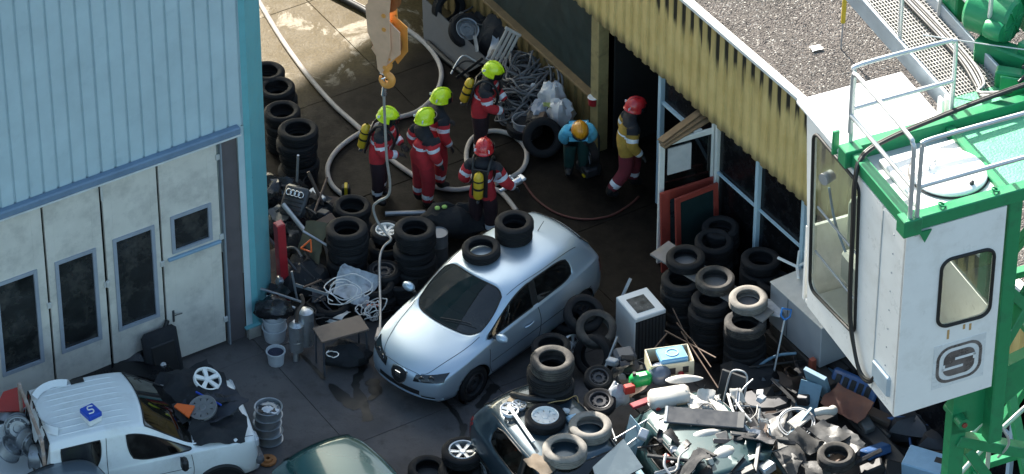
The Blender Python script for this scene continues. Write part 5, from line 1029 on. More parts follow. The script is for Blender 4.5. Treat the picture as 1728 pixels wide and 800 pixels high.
cr_ = T('bracket_cross', 'white three armed bracket lying on the grey cabinet', 'bracket', mw=TM(P(1345, 452, 1.42), R(20)))
for a_ in (10, 130, 250): MB().box((.17, 0, .02), (.34, .045, .03), TM((0, 0, 0), R(a_), ry=R(-8)), ch=.006).build('arm', M('white_plastic'), cr_)
MB().tube([(0, 0, 0), (.02, .0, .32)], .018).build('stem', M('white_plastic'), cr_)
dkw = M('dark_timber', (.035, .03, .027), .85, var=.3)
CB0 = TM(P(1368, 570, .62), YANG)
for k in range(9):
    x, y, z = 4.35+.0*k, -.95+.22*(k % 3), .10+.2*(k//3); one('timber_beam', MB().box((0, 0, 0), (1.7, .18, .17), ch=.008), dkw, 'dark timber beam, %s in the %s row under the cabinet' % (['front', 'middle', 'back'][k % 3], ['bottom', 'second', 'top'][k//3]), 'timber', mw=TM(CB0 @ V((.1+random.uniform(-.1, .1), (k % 3-1)*.22-.02, z-.62)), YANG+R(random.uniform(-3, 3))), group='timbers under the cabinet')
one('rusty_post', MB().box((0, 0, .4), (.09, .09, .8), ch=.006), M('rust_red', (.22, .05, .03), .6), 'rusty red steel leg below the cabinet corner', 'leg', mw=TM(CB0 @ V((.6, -.40, -.62)), YANG))
q0, q1 = P(1324, 540, 1.15), P(1303, 642, .32); sv = T('shovel', 'blue handled shovel with grey scoop leaning on the timbers', 'shovel', loc=(q1.x, q1.y, 0)); z0 = V((q1.x, q1.y, 0))
MB().tube([q0-z0, q1-z0], .017, 8).build('shaft', M('galvanised'), sv, 60); d = (q0-q1).normalized(); sd_ = d.cross(V((0, 1, 0))).normalized()
MB().tube([q0-z0, q0-z0+d*.06+sd_*.07, q0-z0+d*.17+sd_*.07, q0-z0+d*.17-sd_*.07, q0-z0+d*.06-sd_*.07, q0-z0], .017, 8).build('grip', M('blue_handle', (.02, .16, .45), .4), sv, 60)
g = [[q1-z0-d*(.34*i/4-.03)+sd_*(.17*s_)+d.cross(sd_)*(.055*s_*s_-.0) for s_ in (-1, -.6, -.2, .2, .6, 1)] for i in range(5)]
MB().grid(g, thick=.008).build('scoop', M('scoop_grey', (.22, .24, .27), .4, .3), sv, 60)
one('blue_board', MB().box((0, 0, 0), (.34, .5, .02)), M('pale_blue_panel', (.17, .29, .38), .5, dirt=[((.10, .10, .10), .5, 4, .52)]), 'pale blue board standing left of the hubcap ring', 'board', mw=TM(P(1364, 672, .5), R(-25), R(62)))
one('blue_board', MB().box((0, 0, 0), (.4, .07, .7), ch=.005), M('pale_blue_panel'), 'narrow blue board leaning under the crane cab', 'board', mw=TM(P(1382, 652, .6), R(-40), R(20)))

# ------------------------------------------------------------------ junk heaped on and round the teal wreck
one('grey_bin', MB().box((0, 0, .17), (.32, .3, .34), ch=.05), M('bin_slate', (.07, .08, .10), .45), 'slate grey bin between leaning tyres and green can', 'bin', mw=TM(P(1054, 622, .55), R(15)))
jc = T('jerrycan', 'green plastic jerrycan on the scrap heap', 'jerrycan', mw=TM(P(1081, 640, 1.25), R(18))); MB().box((0, 0, 0), (.34, .2, .22), ch=.06).build('tank', M('green_plastic', (.012, .30, .07), .35), jc, 50); MB().box((.02, -.02, .112), (.12, .08, .006)).build('label', M('paper'), jc); MB().tube([(-.1, 0, .1), (-.1, 0, .15)], .03).build('cap', blk, jc)
ct = T('cream_crate', 'cream plastic crate with blue lidded case on top', 'crate', mw=TM(P(1129, 622, 1.15), R(12))); crm = M('cream_plastic', (.58, .52, .38), .5)
for x, y, sx_, sy_ in ((0, .2, .66, .02), (0, -.2, .66, .02), (.32, 0, .02, .38), (-.32, 0, .02, .38)): MB().box((x, y, .13), (sx_, sy_, .26), ch=.006).build('wall', crm, ct)
MB().box((0, 0, .01), (.62, .38, .02)).build('base', blk, ct)
for x in (-.2, 0, .2): MB().box((x, -.213, .12), (.09, .008, .12)).build('slot', dkw, ct)
bc = T('blue_case', 'blue glossy lidded case resting in the cream crate', 'case', mw=TM(P(1134, 600, 1.40), R(14), R(-6))); MB().box((0, 0, 0), (.42, .34, .1), ch=.02).build('lid', M('blue_clear', (.16, .36, .55), .2), bc); MB().lathe([(.1, 0), (.1, .012), (.08, .012), (.08, 0)], 22, TM((0, 0, .05))).build('ring_mark', M('pale_blue_panel'), bc)
one('glass_dome', MB().lathe([(.17, 0), (.165, .08), (.13, .14), (.07, .175), (0, .185)], 22), M('dome_glass', (.10, .12, .16), .12), 'dark glass dome lamp beside the green can', 'lamp dome', mw=TM(P(1113, 632, 1.22), 0, R(35)), smooth=60)
crumple('white_foam', 'dirty white crumpled sheet at the left of scrap heap', 1042, 668, 1.0, .24, (.7, .5, .9), M('dirty_white'), 71, 'sheet')
one('red_carton', MB().box((0, 0, 0), (.16, .1, .14), ch=.01), M('red_plastic'), 'small red carton next to the green can', 'carton', mw=TM(P(1062, 656, 1.2), R(20))); one('red_tray', MB().box((0, 0, 0), (.34, .12, .05), ch=.01), M('maroon_plastic'), 'dark red tray under the white tank', 'tray', mw=TM(P(1082, 680, 1.2), R(30)))
one('red_can', MB().lathe([(0, 0), (.05, 0), (.05, .14), (0, .14)], 14), M('red_steel'), 'small red can behind the white curved shell', 'can', mw=TM(P(1149, 630, 1.2), 0, R(80)), smooth=40)
shw = M('shell_white', (.48, .46, .42), .45, var=.1, dirt=[((.26, .23, .19), .6, 6, .5)])
def shellp(name, label, u, v, z, L_, W_, hgt, rz, rx=0, ry=0, mat=None):
    g = []
    for i in range(11):
        s_ = i/10*2-1; r = []
        for j in range(7):
            t = j/6*2-1; w_ = W_*math.sqrt(max(.02, 1-s_*s_*.96))*(1-.25*s_); r.append((L_*s_, w_*t, hgt*(1-s_*s_)*(1-t*t)))
        g.append(r)
    return one(name, MB().grid(g, thick=.012), mat or shw, label, 'car panel', mw=TM(P(u, v, z), R(rz), R(rx), R(ry)), smooth=60)
shellp('white_shell', 'white curved lamp shell above the white tank', 1155, 640, 1.3, .28, .09, .07, 5); shellp('white_shell', 'white pointed shell below the dark long panel', 1194, 733, 1.28, .27, .10, .08, 14)
tk = T('white_tank', 'cream white plastic tank with red cap in the sun', 'tank', mw=TM(P(1130, 672, 1.28), R(14), R(8))); MB().box((0, 0, 0), (.62, .34, .26), ch=.06).build('tank', shw, tk, 50); MB().lathe([(.035, 0), (.035, .03), (0, .03)], 14, TM((-.22, -.17, .0), rx=R(90))).build('cap', M('red_plastic'), tk); MB().box((.16, -.18, -.02), (.2, .02, .14)).build('label', M('cardboard', (.32, .24, .15), .8), tk)
one('foam_block', sheet(None, .5, .34, .10, 14, .05, 81), shw, 'broken white foam with holes behind the dark panel', 'foam', mw=TM(P(1190, 678, 1.3), R(8), R(12)), smooth=30)
for k in range(7): one('white_batten', MB().box((0, 0, 0), (.32, .025, .02)), shw, 'thin white batten, %s from left by the white tubes' % ['first', 'second', 'third', 'fourth', 'fifth', 'sixth', 'last'][k], 'batten', mw=TM(P(1205+k*4, 684+k*2, 1.3), R(-62), R(10), R(5)), group='thin white battens')
tv = T('flat_screen', 'long dark grey panel lying across the scrap heap', 'panel', mw=TM(P(1189, 705, 1.38), R(-7), R(12))); MB().box((0, 0, 0), (1.15, .30, .04), ch=.01).build('plate', M('panel_grey', (.045, .047, .052), .35), tv); MB().box((.53, 0, .022), (.1, .29, .004)).build('end_trim', M('panel_edge', (.09, .09, .09), .5), tv); MB().box((-.56, 0, .0), (.05, .3, .06), ch=.01).build('end_cap', M('galvanised'), tv)
mr = T('wing_mirror', 'cream car wing mirror lying in front of the dark panel', 'mirror', mw=TM(P(1222, 768, 1.25), R(35), R(20))); MB().blob((0, 0, 0), .17, 16, 0, sq=(1.2, .8, .7)).build('housing', shw, mr, 60); MB().blob((-.2, .02, -.02), .09, 10, .25).build('broken_base', M('galvanised'), mr, 40)
frm = M('frame_metal', (.34, .35, .36), .45, .4, var=.15)
def flatframe(label, pts, pane, th=.045):
    r = T('old_window', label, 'window frame', loc=pts[0]); o_ = V(pts[0])
    for i in range(4): MB().tube([V(pts[i])-o_, V(pts[(i+1) % 4])-o_], th/2, 6).build('bar', frm, r, 60)
    MB().add([V(p)-o_ for p in pts], [(0, 1, 2, 3)]).build('pane', pane, r); return r
gp = M('pane_green', (.03, .045, .035), .15, var=.6, scale=4, dirt=[((.16, .14, .03), .5, 3, .55)])
flatframe('metal window frame with green glass left of the mirror', PL([(1114, 707, 1.15), (1150, 750, 1.25), (1128, 790, .8), (1092, 742, .7)]), gp); flatframe('metal window frame at the bottom edge with dark glass', PL([(1152, 752, 1.2), (1182, 796, 1.25), (1160, 836, .8), (1126, 794, .7)]), gp)
quadboard('blue_sheet', 'pale blue sheet metal leaning left of the window frames', PL([(1048, 768, .6), (1063, 700, 1.2), (1092, 735, 1.15), (1068, 780, .6)]), .015, M('pale_blue_panel'), 'sheet metal'); one('blue_tube', MB().tube(PL([(1061, 775, .8), (1095, 822, .7)]), .06, 12), M('tube_blue', (.30, .45, .52), .4), 'pale blue tube at the bottom edge', 'tube', smooth=60)
for i, (a, b, r) in enumerate((((1030, 745, 1.0), (1098, 705, 1.2), .013), ((1048, 758, .9), (1112, 712, 1.1), .013), ((1088, 675, 1.2), (1114, 707, 1.2), .016), ((1020, 690, .9), (1040, 745, .9), .014), ((1142, 545, .85), (1180, 590, .9), .012), ((1122, 558, .8), (1208, 604, 1.0), .014), ((1150, 560, .9), (1212, 655, 1.1), .012), ((1165, 570, .9), (1200, 620, 1.0), .010), ((1128, 560, .8), (1088, 608, .6), .016), ((1017, 632, .4), (1042, 568, .9), .025), ((1064, 470, .9), (1048, 505, .6), .028), ((1135, 520, 1.0), (1160, 572, .8), .01))):
    one('metal_rod', MB().tube(PL([a, b]), r, 6), M('rust_pipe') if 4 <= i <= 8 or i == 11 else frm, ['upper rod crossing left of the window frames', 'lower rod crossing left of the window frames', 'short rod above the green glass frame', 'upright rod beside the dark blue roof', 'rusty rod near the white appliance', 'long rusty rod over the cream crate', 'rusty rod sloping to the black chair', 'thin rusty rod among the others', 'rusty rod at the foot of appliance', 'grey bar leaning on the upright tyre', 'pale bar standing behind white appliance', 'thin rod right of the appliance'][i], 'rod', smooth=60)
ch = T('black_chair', 'black chair with pale tube frame upside in the scrap', 'chair', mw=TM(P(1233, 660, 1.0), R(-30), R(-25))); MB().box((0, 0, 0), (.42, .04, .58), ch=.02).build('seat_pad', M('pad_black', (.02, .022, .026), .5), ch); MB().tube(spline([(-.05, -.05, -.3), (-.05, -.06, .2), (0, -.06, .34), (.18, -.06, .36), (.24, -.05, .2), (.24, -.05, -.3)], 5), .016, 8).build('tube_frame', frm, ch, 60)
for i, pts in enumerate(([(1228, 665, 1.3), (1240, 700, 1.3), (1262, 725, 1.3), (1290, 765, 1.0)], [(1234, 662, 1.25), (1250, 690, 1.35), (1268, 712, 1.3)], [(1262, 735, 1.2), (1278, 752, 1.1), (1305, 780, .9)], [(1255, 690, 1.2), (1238, 664, 1.3), (1230, 672, 1.3)], [(1282, 690, .9), (1278, 735, .7)], [(1298, 722, .8), (1304, 770, .5)])):
    one('white_tube', MB().tube(spline(PL(pts), 5), .02, 8), M('tube_white', (.55, .55, .54), .4, .3), ['longest white bent tube', 'upper white bent tube', 'lower white bent tube', 'hooked white tube', 'upright pale tube', 'right upright pale tube'][i]+' right of the dark long panel', 'tube', smooth=60)
one('bike_guard', MB().tube(spline(PL([(1262, 738, 1.2), (1275, 762, 1.1), (1300, 778, 1.0), (1296, 764, 1.0), (1272, 740, 1.15)]), 5), .02, 8), frm, 'oval metal guard at the right of the scrap', 'guard', smooth=60)
one('clear_tray', MB().box((0, 0, 0), (.34, .2, .06), ch=.01), M('panel_edge'), 'grey tray below the mirror at the bottom edge', 'tray', mw=TM(P(1275, 790, 1.1), R(15)))
brk = M('bracket_mix', (.34, .33, .33), .5, .3, var=.4)
DESC = ['under the dark long panel', 'beside the wing mirror', 'right of the white tank', 'near the white battens', 'by the green glass frame', 'at the bottom edge', 'next to the cream crate', 'behind the white shell', 'left of the mirror', 'under the chair frame', 'between tank and panel', 'by the bent tubes', 'near the red tray', 'beside the jerrycan']
for k in range(14):
    u, v = random.uniform(1120, 1265), random.uniform(690, 790); mt = random.choice([brk, shw, blk, darkst, M('red_plastic'), frm]); one('scrap_part', MB().box((0, 0, 0), (random.uniform(.08, .28), random.uniform(.04, .12), random.uniform(.03, .1)), ch=.012), mt, 'small scrap part '+DESC[k], 'scrap', mw=TM(P(u, v, 1.2), random.uniform(0, 3), random.uniform(-.5, .5), random.uniform(-.5, .5)), group='small scrap parts')
# on the dark blue roof
fj = rim_w(TM(P(860, 692, 1.48), .4, R(6)), 'small silver wheel trim at the rear of dark blue roof', 'five', .13, alloy, .05); rim_w(TM(P(876, 684, 1.48), 1.4, R(3)), 'second small silver trim beside the white bar', 'seven', .10, alloy, .04)
one('white_bar', MB().box((0, 0, 0), (.9, .05, .035), ch=.008), M('white_plastic'), 'white bar lying across the dark blue roof', 'bar', mw=TM(P(879, 715, 1.50), R(-66)))
one('bumper_strip', MB().tube(spline(PL([(862, 665, 1.48), (890, 672, 1.55), (925, 676, 1.52), (942, 672, 1.5)]), 5), [.03]+[.055]*14+[.03], 8), blk, 'black bumper strip curved round the tyre stack foot', 'bumper', smooth=60)
one('tan_plank', MB().box((0, 0, 0), (.5, .09, .03), ch=.004), M('cardboard'), 'tan strip of wood left of the tyre stack', 'plank', mw=TM(P(884, 682, 1.47), R(-25)))
one('gold_chain', MB().tube(spline(PL([(898, 688, 1.48), (915, 684, 1.56), (935, 678, 1.6), (955, 675, 1.55), (972, 668, 1.5), (976, 680, 1.45)]), 5), .009, 5), M('brass', (.35, .24, .10), .5, .5), 'thin brass chain draped behind the slotted wheel', 'chain', smooth=60)
one('blue_bottle', MB().box((0, 0, 0), (.18, .12, .1), ch=.03), M('bottle_blue', (.35, .55, .68), .3), 'pale blue bottle between the wheels on roof', 'bottle', mw=TM(P(966, 706, 1.48), R(25))); one('white_bottle', MB().box((0, 0, 0), (.12, .1, .08), ch=.025), M('white_plastic'), 'white bottle behind the slotted wheel on roof', 'bottle', mw=TM(P(955, 694, 1.48), R(-15)))
quadboard('car_bonnet', 'dark blue car panel in front of the pale tyres', PL([(1000, 790, 1.42), (1052, 742, 1.42), (1085, 790, 1.40), (1010, 830, 1.40)]), -.02, darkp, 'car panel')
one('cloth_piece', sheet(None, .5, .3, .05, 8, .01, 91), M('olive_cloth', (.13, .10, .07), .9), 'brown cloth left of the nearest pale tyre', 'cloth', mw=TM(P(912, 782, 1.42), R(-50)), smooth=50)

# ------------------------------------------------------------------ heap below the crane cab
hr = T('hubcap_ring', 'pale bicycle rim ring with white plate below the shovel', 'rim ring', mw=TM(P(1344, 714, .62), R(20), R(12), R(-8))); MB().lathe([(.27+.02*math.cos(a), .02*math.sin(a)) for a in [i*math.pi/4 for i in range(8)]], 36, closed=True).build('ring', frm, hr, 60); MB().lathe([(.235+.01*math.cos(a), .02+.01*math.sin(a)) for a in [i*math.pi/3 for i in range(6)]], 36, closed=True).build('inner_ring', M('galvanised'), hr, 60); MB().box((.06, .02, .02), (.34, .2, .03), ch=.02, rz=R(20)).build('plate', shw, hr)
one('white_elbow', MB().tube(spline([(-.10, 0, 0), (0, .03, .05), (.08, .10, .03), (.09, .18, 0)], 5), [.06]*12+[.075]*4, 12), shw, 'white plastic elbow right of the ring', 'pipe', mw=TM(P(1388, 700, .75), R(-30)), smooth=60)
tp = M('torn_plastic', (.06, .06, .06), .55, var=.25, bump=.5, bscale=12, dirt=[((.04, .04, .04), .6, 5, .5)])
for i, (u, v, z, w_, h_, rz, rx, ry) in enumerate(((1330, 765, .62, .55, .5, 20, 15, 10), (1358, 742, .7, .45, .4, -30, -10, 20), (1322, 792, .55, .6, .4, 60, 5, -15), (1400, 730, .75, .5, .34, -40, 10, 10), (1432, 745, .72, .46, .3, -50, 15, 5), (1378, 792, .6, .4, .4, 10, 0, 15))):
    one('torn_plastic', sheet(None, w_, h_, .055, 7, .02, 100+i), tp, 'torn grey plastic piece '+['left of the dusty tyre', 'under the white ring', 'at the bottom edge left of tyre', 'behind the dusty tyre', 'right of the dusty tyre', 'under the dusty tyre'][i], 'plastic', mw=TM(P(u, v, z), R(rz), R(rx), R(ry)), smooth=25, group='torn grey plastic pieces')
one('black_beam', MB().box((0, 0, 0), (1.6, .28, .1), ch=.03), M('foam_black', (.012, .013, .015), .6), 'long black bumper beam sloping under the crane cab', 'beam', mw=TM(P(1470, 730, .4), R(-58), R(15), R(6))); one('black_beam', MB().box((0, 0, 0), (1.3, .22, .12), ch=.04), blk, 'shorter black bumper beam beside the longer one', 'beam', mw=TM(P(1450, 705, .35), R(-52), R(30)))
bg_ = T('blue_grille', 'dark blue bumper with grille slots in the shade', 'bumper', mw=TM(P(1440, 655, .55), R(-35), R(-35))); MB().box((0, 0, 0), (.8, .1, .4), ch=.05).build('shell', M('bumper_blue', (.03, .08, .20), .35), bg_, 50)
for k in range(5): MB().box((-.26+k*.13, -.055, .03), (.09, .02, .18), ch=.02).build('slot', blk, bg_)
one('rusty_sheet', sheet(None, .7, .4, .05, 8, .012, 130), M('rust_dark', (.10, .035, .022), .7, var=.3), 'rusty sheet metal half hidden behind the blue bumper', 'sheet metal', mw=TM(P(1430, 680, .7), R(-45), R(30)), smooth=40)
bb = T('blue_box_section', 'pale blue plastic box at the bottom edge by the green crane', 'box', mw=TM(P(1562, 786, .5), R(-25), R(10))); MB().box((0, 0, 0), (.62, .4, .3), ch=.02).build('case', M('box_blue', (.20, .34, .48), .45), bb); MB().box((.2, .05, .152), (.14, .1, .006)).build('recess', blk, bb)
for k in range(8): one('dark_scrap', MB().blob((0, 0, 0), random.uniform(.22, .42), 10, .3, sq=(1.3, .9, .6)), random.choice([blk, blackc, darkst]), 'dark scrap lump '+['right of the timbers', 'under the shovel scoop', 'left of the ring', 'behind the blue bumper', 'below the crane cab', 'near the green crane leg', 'at the bottom right edge', 'between chair and timbers'][k], 'scrap', mw=TM(P([1405, 1290, 1300, 1500, 1545, 1590, 1640, 1270][k], [610, 690, 720, 660, 720, 745, 790, 640][k], .25)), group='dark scrap lumps', smooth=30)
# on the gravel roof
q = P(1419, 82, FZ1); mp = T('marker_pole', 'thin grey pole with yellow top on the gravel roof', 'pole', loc=q); MB().tube([(0, 0, 0), (.01, 0, .5)], .012, 6).build('stem', M('galvanised'), mp, 60); MB().tube([(.01, 0, .48), (.02, 0, 1.25)], .035, 10).build('yellow_top', M('cylinder_yellow', (.62, .42, .03), .4), mp, 60)
one('litter', sheet(None, .18, .12, .02, 5, .004, 140), M('paper_white', (.8, .8, .78), .7), 'white litter scrap on the gravel roof', 'litter', mw=TM(P(1378, 80, FZ1+.03), .4), smooth=50)
# ------------------------------------------------------------------ the green tower crane with its white cab
KC = PD(1530, 395, 36.0); MK = TM(KC, R(24))
cw = M('crane_white', (.82, .80, .77), .35, var=.03, dirt=[((.60, .57, .52), .5, 2.2, .5), ((.40, .38, .34), .35, 7, .6), ((.42, .20, .06), .5, 13, .70)]); cg = M('crane_green', (.016, .235, .09), .38, var=.12, dirt=[((.02, .10, .05), .6, 5, .5), ((.10, .07, .035), .5, 12, .66)]); cgd = M('deck_green', (.08, .36, .19), .5, var=.15, bump=.5, bscale=45, bdist=.01); rail_m = M('rail_galv', (.55, .56, .56), .4, .5, var=.12)
crn = T('tower_crane', 'green tower crane mast with deck, handrails and winch', 'crane', mw=MK)
cbx = T('crane_cab', 'white crane cab with black edged windows and grey emblem', 'crane cab', mw=MK)
def rrect(x0, x1, z0, z1, r, n=6):
    o = []
    for cx_, cz_, a0_ in ((x1-r, z1-r, 0), (x0+r, z1-r, 90), (x0+r, z0+r, 180), (x1-r, z0+r, 270)):
        for k in range(n+1): a = R(a0_+90*k/n); o.append((cx_+r*math.cos(a), cz_+r*math.sin(a)))
    return o
def holed(outer, inner, f, t, name, mat, par):     # outer: 4 corners ccw from upper right; inner: loop of 4*(n+1)
    n = len(inner)//4; ob = []
    for s_ in range(4):
        for k in range(n):
            a, b = outer[(s_-1) % 4], outer[s_]; c = outer[(s_+1) % 4]; tt = k/(n-1)
            m0 = ((a[0]+b[0])/2, (a[1]+b[1])/2); m1 = ((b[0]+c[0])/2, (b[1]+c[1])/2)
            p = (m0[0]+(b[0]-m0[0])*tt*2, m0[1]+(b[1]-m0[1])*tt*2) if tt <= .5 else (b[0]+(m1[0]-b[0])*(tt-.5)*2, b[1]+(m1[1]-b[1])*(tt-.5)*2); ob.append(p)
    N_ = len(inner); vs = [f(x, z, d) for d in (0, t) for lp in (ob, inner) for (x, z) in lp]; fs = []
    for i in range(N_):
        j = (i+1) % N_; fs += [(i, j, N_+j, N_+i), (2*N_+i, 3*N_+i, 3*N_+j, 2*N_+j), (N_+i, N_+j, 3*N_+j, 3*N_+i), (i, 2*N_+i, 2*N_+j, j)]
    return MB().add(vs, fs).build(name, mat, par)
Fp = lambda x, z, d: (x, d, z); Lp = lambda y, z, d: (d, y, z)
inn = rrect(.355, .855, -1.12, -.40, .10); inn = [(x, z-.03*(x-.6)) for x, z in inn]
fp = holed([(.94, 0), (0, 0), (0, -1.97), (.94, -1.95)], inn, Fp, .03, 'front_panel', cw, cbx)
MB().tube([(x, -.006, z) for x, z in inn], .016, 8, True).build('window_gasket', rubber, fp, 60); vs = [(x, .015, z) for x, z in inn]; MB().add(vs, [tuple(range(len(vs)))]).build('window_pane', glass_mat('cab_glass', (.80, .84, .82), .02), fp)
li = rrect(.82, 1.66, -1.62, -.06, .10); li = [(y-(.08*(-z/1.6) if True else 0), z-.10*(y-.82)/.84*(-z/1.6)) for y, z in li]
lp_ = holed([(1.80, 0), (.42, 0), (.42, -1.97), (1.62, -1.95)], li, Lp, .03, 'side_panel', cw, cbx)
MB().tube([(-.006, y, z) for y, z in li], .016, 8, True).build('window_gasket', rubber, lp_, 60); vs = [(.015, y, z) for y, z in li]; MB().add(vs, [tuple(range(len(vs)))]).build('window_pane', MATS['cab_glass'], lp_)
MB().box((.015, .195+.01, -.985), (.03, .40, 1.965)).build('side_panel', cw, cbx)
for k in range(9): MB().lathe([(.009, 0), (.006, .005), (0, .006)], 8, TM((-.001, .20, -.15-.2*k), ry=R(-90))).build('rivet', M('rivet', (.35, .36, .37), .5), cbx)
MB().box((-.002, .40, -.985), (.006, .008, 1.9)).build('panel_seam', M('seam_grey', (.4, .43, .45), .5), cbx)
MB().box((.05, .24, -1.72), (.16, .30, .22), ch=.02).build('step_box', M('step_grey', (.40, .47, .52), .45), cbx)
MB().box((.925, .9, -1.55), (.03, 1.75, .80)).build('side_panel', cw, cbx); MB().box((.925, .9, -.58), (.012, 1.7, 1.14)).build('window_pane', MATS['cab_glass'], cbx); MB().box((.925, .9, -.03), (.03, 1.75, .06)).build('roof_rail', cw, cbx); MB().box((.46, 1.72, -1.55), (.90, .03, .80)).build('back_panel', cw, cbx); MB().box((.46, 1.72, -.58), (.88, .012, 1.14)).build('window_pane', MATS['cab_glass'], cbx); MB().box((.46, .85, -1.93), (.9, 1.66, .04)).build('floor', cw, cbx)
MB().box((.5, 1.52, .02), (1.02, .94, .05), ch=.015).build('roof_panel', M('roof_white', (.78, .78, .77), .4, var=.03), cbx)
MB().box((.48, .55, .0), (.92, 1.0, .03)).build('roof_pan', M('pan_white', (.60, .62, .63), .45, dirt=[((.3, .3, .3), .5, 5, .6)]), cbx)
MB().box((.58, .52, .045), (.72, .80, .05), ch=.01).build('hatch_frame', cw, cbx)
ht = MB().lathe([(.325, .0), (.325, .03), (.30, .05), (.0, .06)], 40, TM((.65, .49, .072))).build('hatch', M('roof_white'), cbx, 40); MB().lathe([(.33, -.002), (.342, .012), (.33, .02)], 40, TM((.65, .49, .07))).build('hatch_seal', rubber, ht, 60); MB().tube([(.5, .55, .13), (.5, .55, .17), (.58, .6, .17), (.58, .6, .13)], .008, 6).build('hatch_handle', rail_m, ht, 60)
MB().lathe([(.02, 0), (.02, .03), (.0, .04)], 10, TM((.73, .24, .12))).build('hatch_knob', darkst, ht)
MB().box((.5, 1.2, -1.45), (.48, .46, .14), ch=.05).build('seat', M('seat_green', (.34, .38, .30), .8), cbx, 50); MB().box((.5, 1.46, -1.08), (.46, .12, .66), ch=.05).build('seat_back', M('seat_green'), cbx, 50); MB().box((.2, 1.12, -1.3), (.14, .4, .3), ch=.03).build('control_box', M('control_cream', (.45, .45, .40), .5), cbx); MB().tube([(.2, 1.0, -1.15), (.19, .98, -.98)], .014).blob((.19, .98, -.96), .03, 10, 0).build('joystick', blk, cbx)
MB().tube([(.08, 1.45, -.42), (-.02, 1.42, -.42)], [.05, .055], 14).build('work_lamp', M('lamp_grey', (.30, .30, .30), .4), cbx, 40); MB().tube(spline([(.06, 1.45, -.55), (.05, 1.3, -.8), (.06, 1.1, -1.0)], 5), .012, 6).build('lamp_cable', M('pale_blue_panel'), cbx, 60)
for z in (-.82, -1.3): MB().box((.02, 1.2, z), (.014, .72, .016)).build('window_bar', M('grey_frame'), cbx)
# emblem
em = MB().box((.595, -.002, -1.555), (.50, .003, .47)).build('emblem_plate', M('emblem_white', (.70, .70, .69), .3), cbx)
gm_ = M('emblem_grey', (.17, .155, .15), .3, .4, var=.45, scale=7)
so_, si_ = rrect(.375, .815, -1.755, -1.355, .13), rrect(.405, .785, -1.725, -1.385, .105); n = len(so_); MB().add([(x, -.0052, z) for x, z in so_]+[(x, -.0052, z) for x, z in si_], [(i, (i+1) % n, n+(i+1) % n, n+i) for i in range(n)]).build('emblem_ring', gm_, em)
sb_ = rrect(.445, .745, -1.69, -1.42, .085); MB().add([(x, -.0052, z) for x, z in sb_], [tuple(range(n))]).build('emblem_letter', gm_, em); MB().box((.655, -.0075, -1.51), (.20, .002, .026)).build('emblem_slot', M('emblem_white'), em); MB().box((.535, -.0075, -1.60), (.20, .002, .026)).build('emblem_slot', M('emblem_white'), em); MB().box((.742, -.0075, -1.53), (.026, .002, .06)).build('emblem_slot', M('emblem_white'), em); MB().box((.448, -.0075, -1.58), (.026, .002, .06)).build('emblem_slot', M('emblem_white'), em)
for x, z, h in ((.47, -1.17, .10), (.68, -1.17, .07), (.62, -1.16, .05)): MB().box((x, -.0015, z-h/2), (.022, .002, h)).build('rust_streak', M('rust_stain', (.48, .29, .12), .7), fp)
def cb_(pts, r, name, mat, par=None, n=6, seg=8): return MB().tube(spline(pts, n), r, seg).build(name, mat, par or crn, 60)
for dx, r in ((0, .017), (.022, .014), (.012, .011)):
    cb_([(2.6, 1.2, .25), (1.6, 1.13+dx, .24), (.9, 1.06+dx, .22), (.35, .98+dx, .20), (.06, .9+dx, .16), (-.045, .82+dx, -.02), (-.05, .80+dx, -.5), (-.05, .78+dx, -1.2), (-.05, .72+dx, -1.55), (-.05, .55, -1.86+dx), (-.04, .38, -1.86+dx), (.0, .33, -1.72)], r, 'black_cable', M('cable_black', (.012, .012, .012), .5), cbx)
# green frame and deck
for c, d in (((.05, .56, .075), (.10, 1.0, .13)), ((1.3, .045, .075), (2.6, .11, .13)), ((1.3, 1.10, .08), (2.4, .11, .14)), ((.96, .58, .06), (.08, .94, .10))): MB().box(c, d, ch=.008).build('frame_beam', cg, crn)
for c in ((.03, .02, .08), (.03, 1.06, .08)): MB().box(c, (.17, .14, .17), ch=.008).build('corner_block', cg, crn)
MB().box((-.02, 1.24, .10), (.06, .03, .24), ch=.004).build('bracket_plate', cg, crn)
MB().add([(.10, -.03, .0), (.22, -.03, .0), (.16, -.03, -.12), (.10, -.015, .0), (.22, -.015, .0), (.16, -.015, -.12)], [(0, 1, 2), (3, 5, 4), (0, 3, 4, 1), (1, 4, 5, 2), (2, 5, 3, 0)]).build('gusset', cg, crn)
MB().box((1.78, .57, .05), (1.56, .93, .03)).build('deck_plate', cgd, crn); MB().box((1.42, 1.32, .02), (.62, .3, .04)).build('deck_plate', cgd, crn)
for x in (.35, .85): MB().lathe([(.03+.008*math.cos(a), .008*math.sin(a)) for a in [i*math.pi/3 for i in range(6)]], 14, TM((x, .06, .155), ry=R(20)), closed=True).build('lifting_eye', cg, crn, 60)
for x in (1.0, 1.06): MB().box((x, 1.28, .12), (.03, .08, .22), ch=.006).build('white_lug', cw, crn)
def rail(pts, r=.02, n=5): return MB().tube(spline(pts, n), r, 10).build('handrail', rail_m, crn, 60)
rail([(.06, 1.13, .1), (.06, 1.13, .82), (.06, 1.135, .88), (.13, 1.14, .93), (.9, 1.14, .93), (.98, 1.14, .91), (1.02, 1.14, .84), (1.02, 1.14, .1)]); rail([(.06, 1.13, .5), (.5, 1.135, .5), (1.02, 1.14, .5)])
rail([(.02, 1.08, .3), (.02, 1.08, .84), (.02, 1.03, .92), (.02, .9, .93), (.02, .14, .93), (.02, .04, .90), (.02, .01, .8), (.02, .0, .1), (.02, .0, -.02)]); rail([(.02, 1.08, .48), (.02, .5, .48), (.02, .0, .48)])
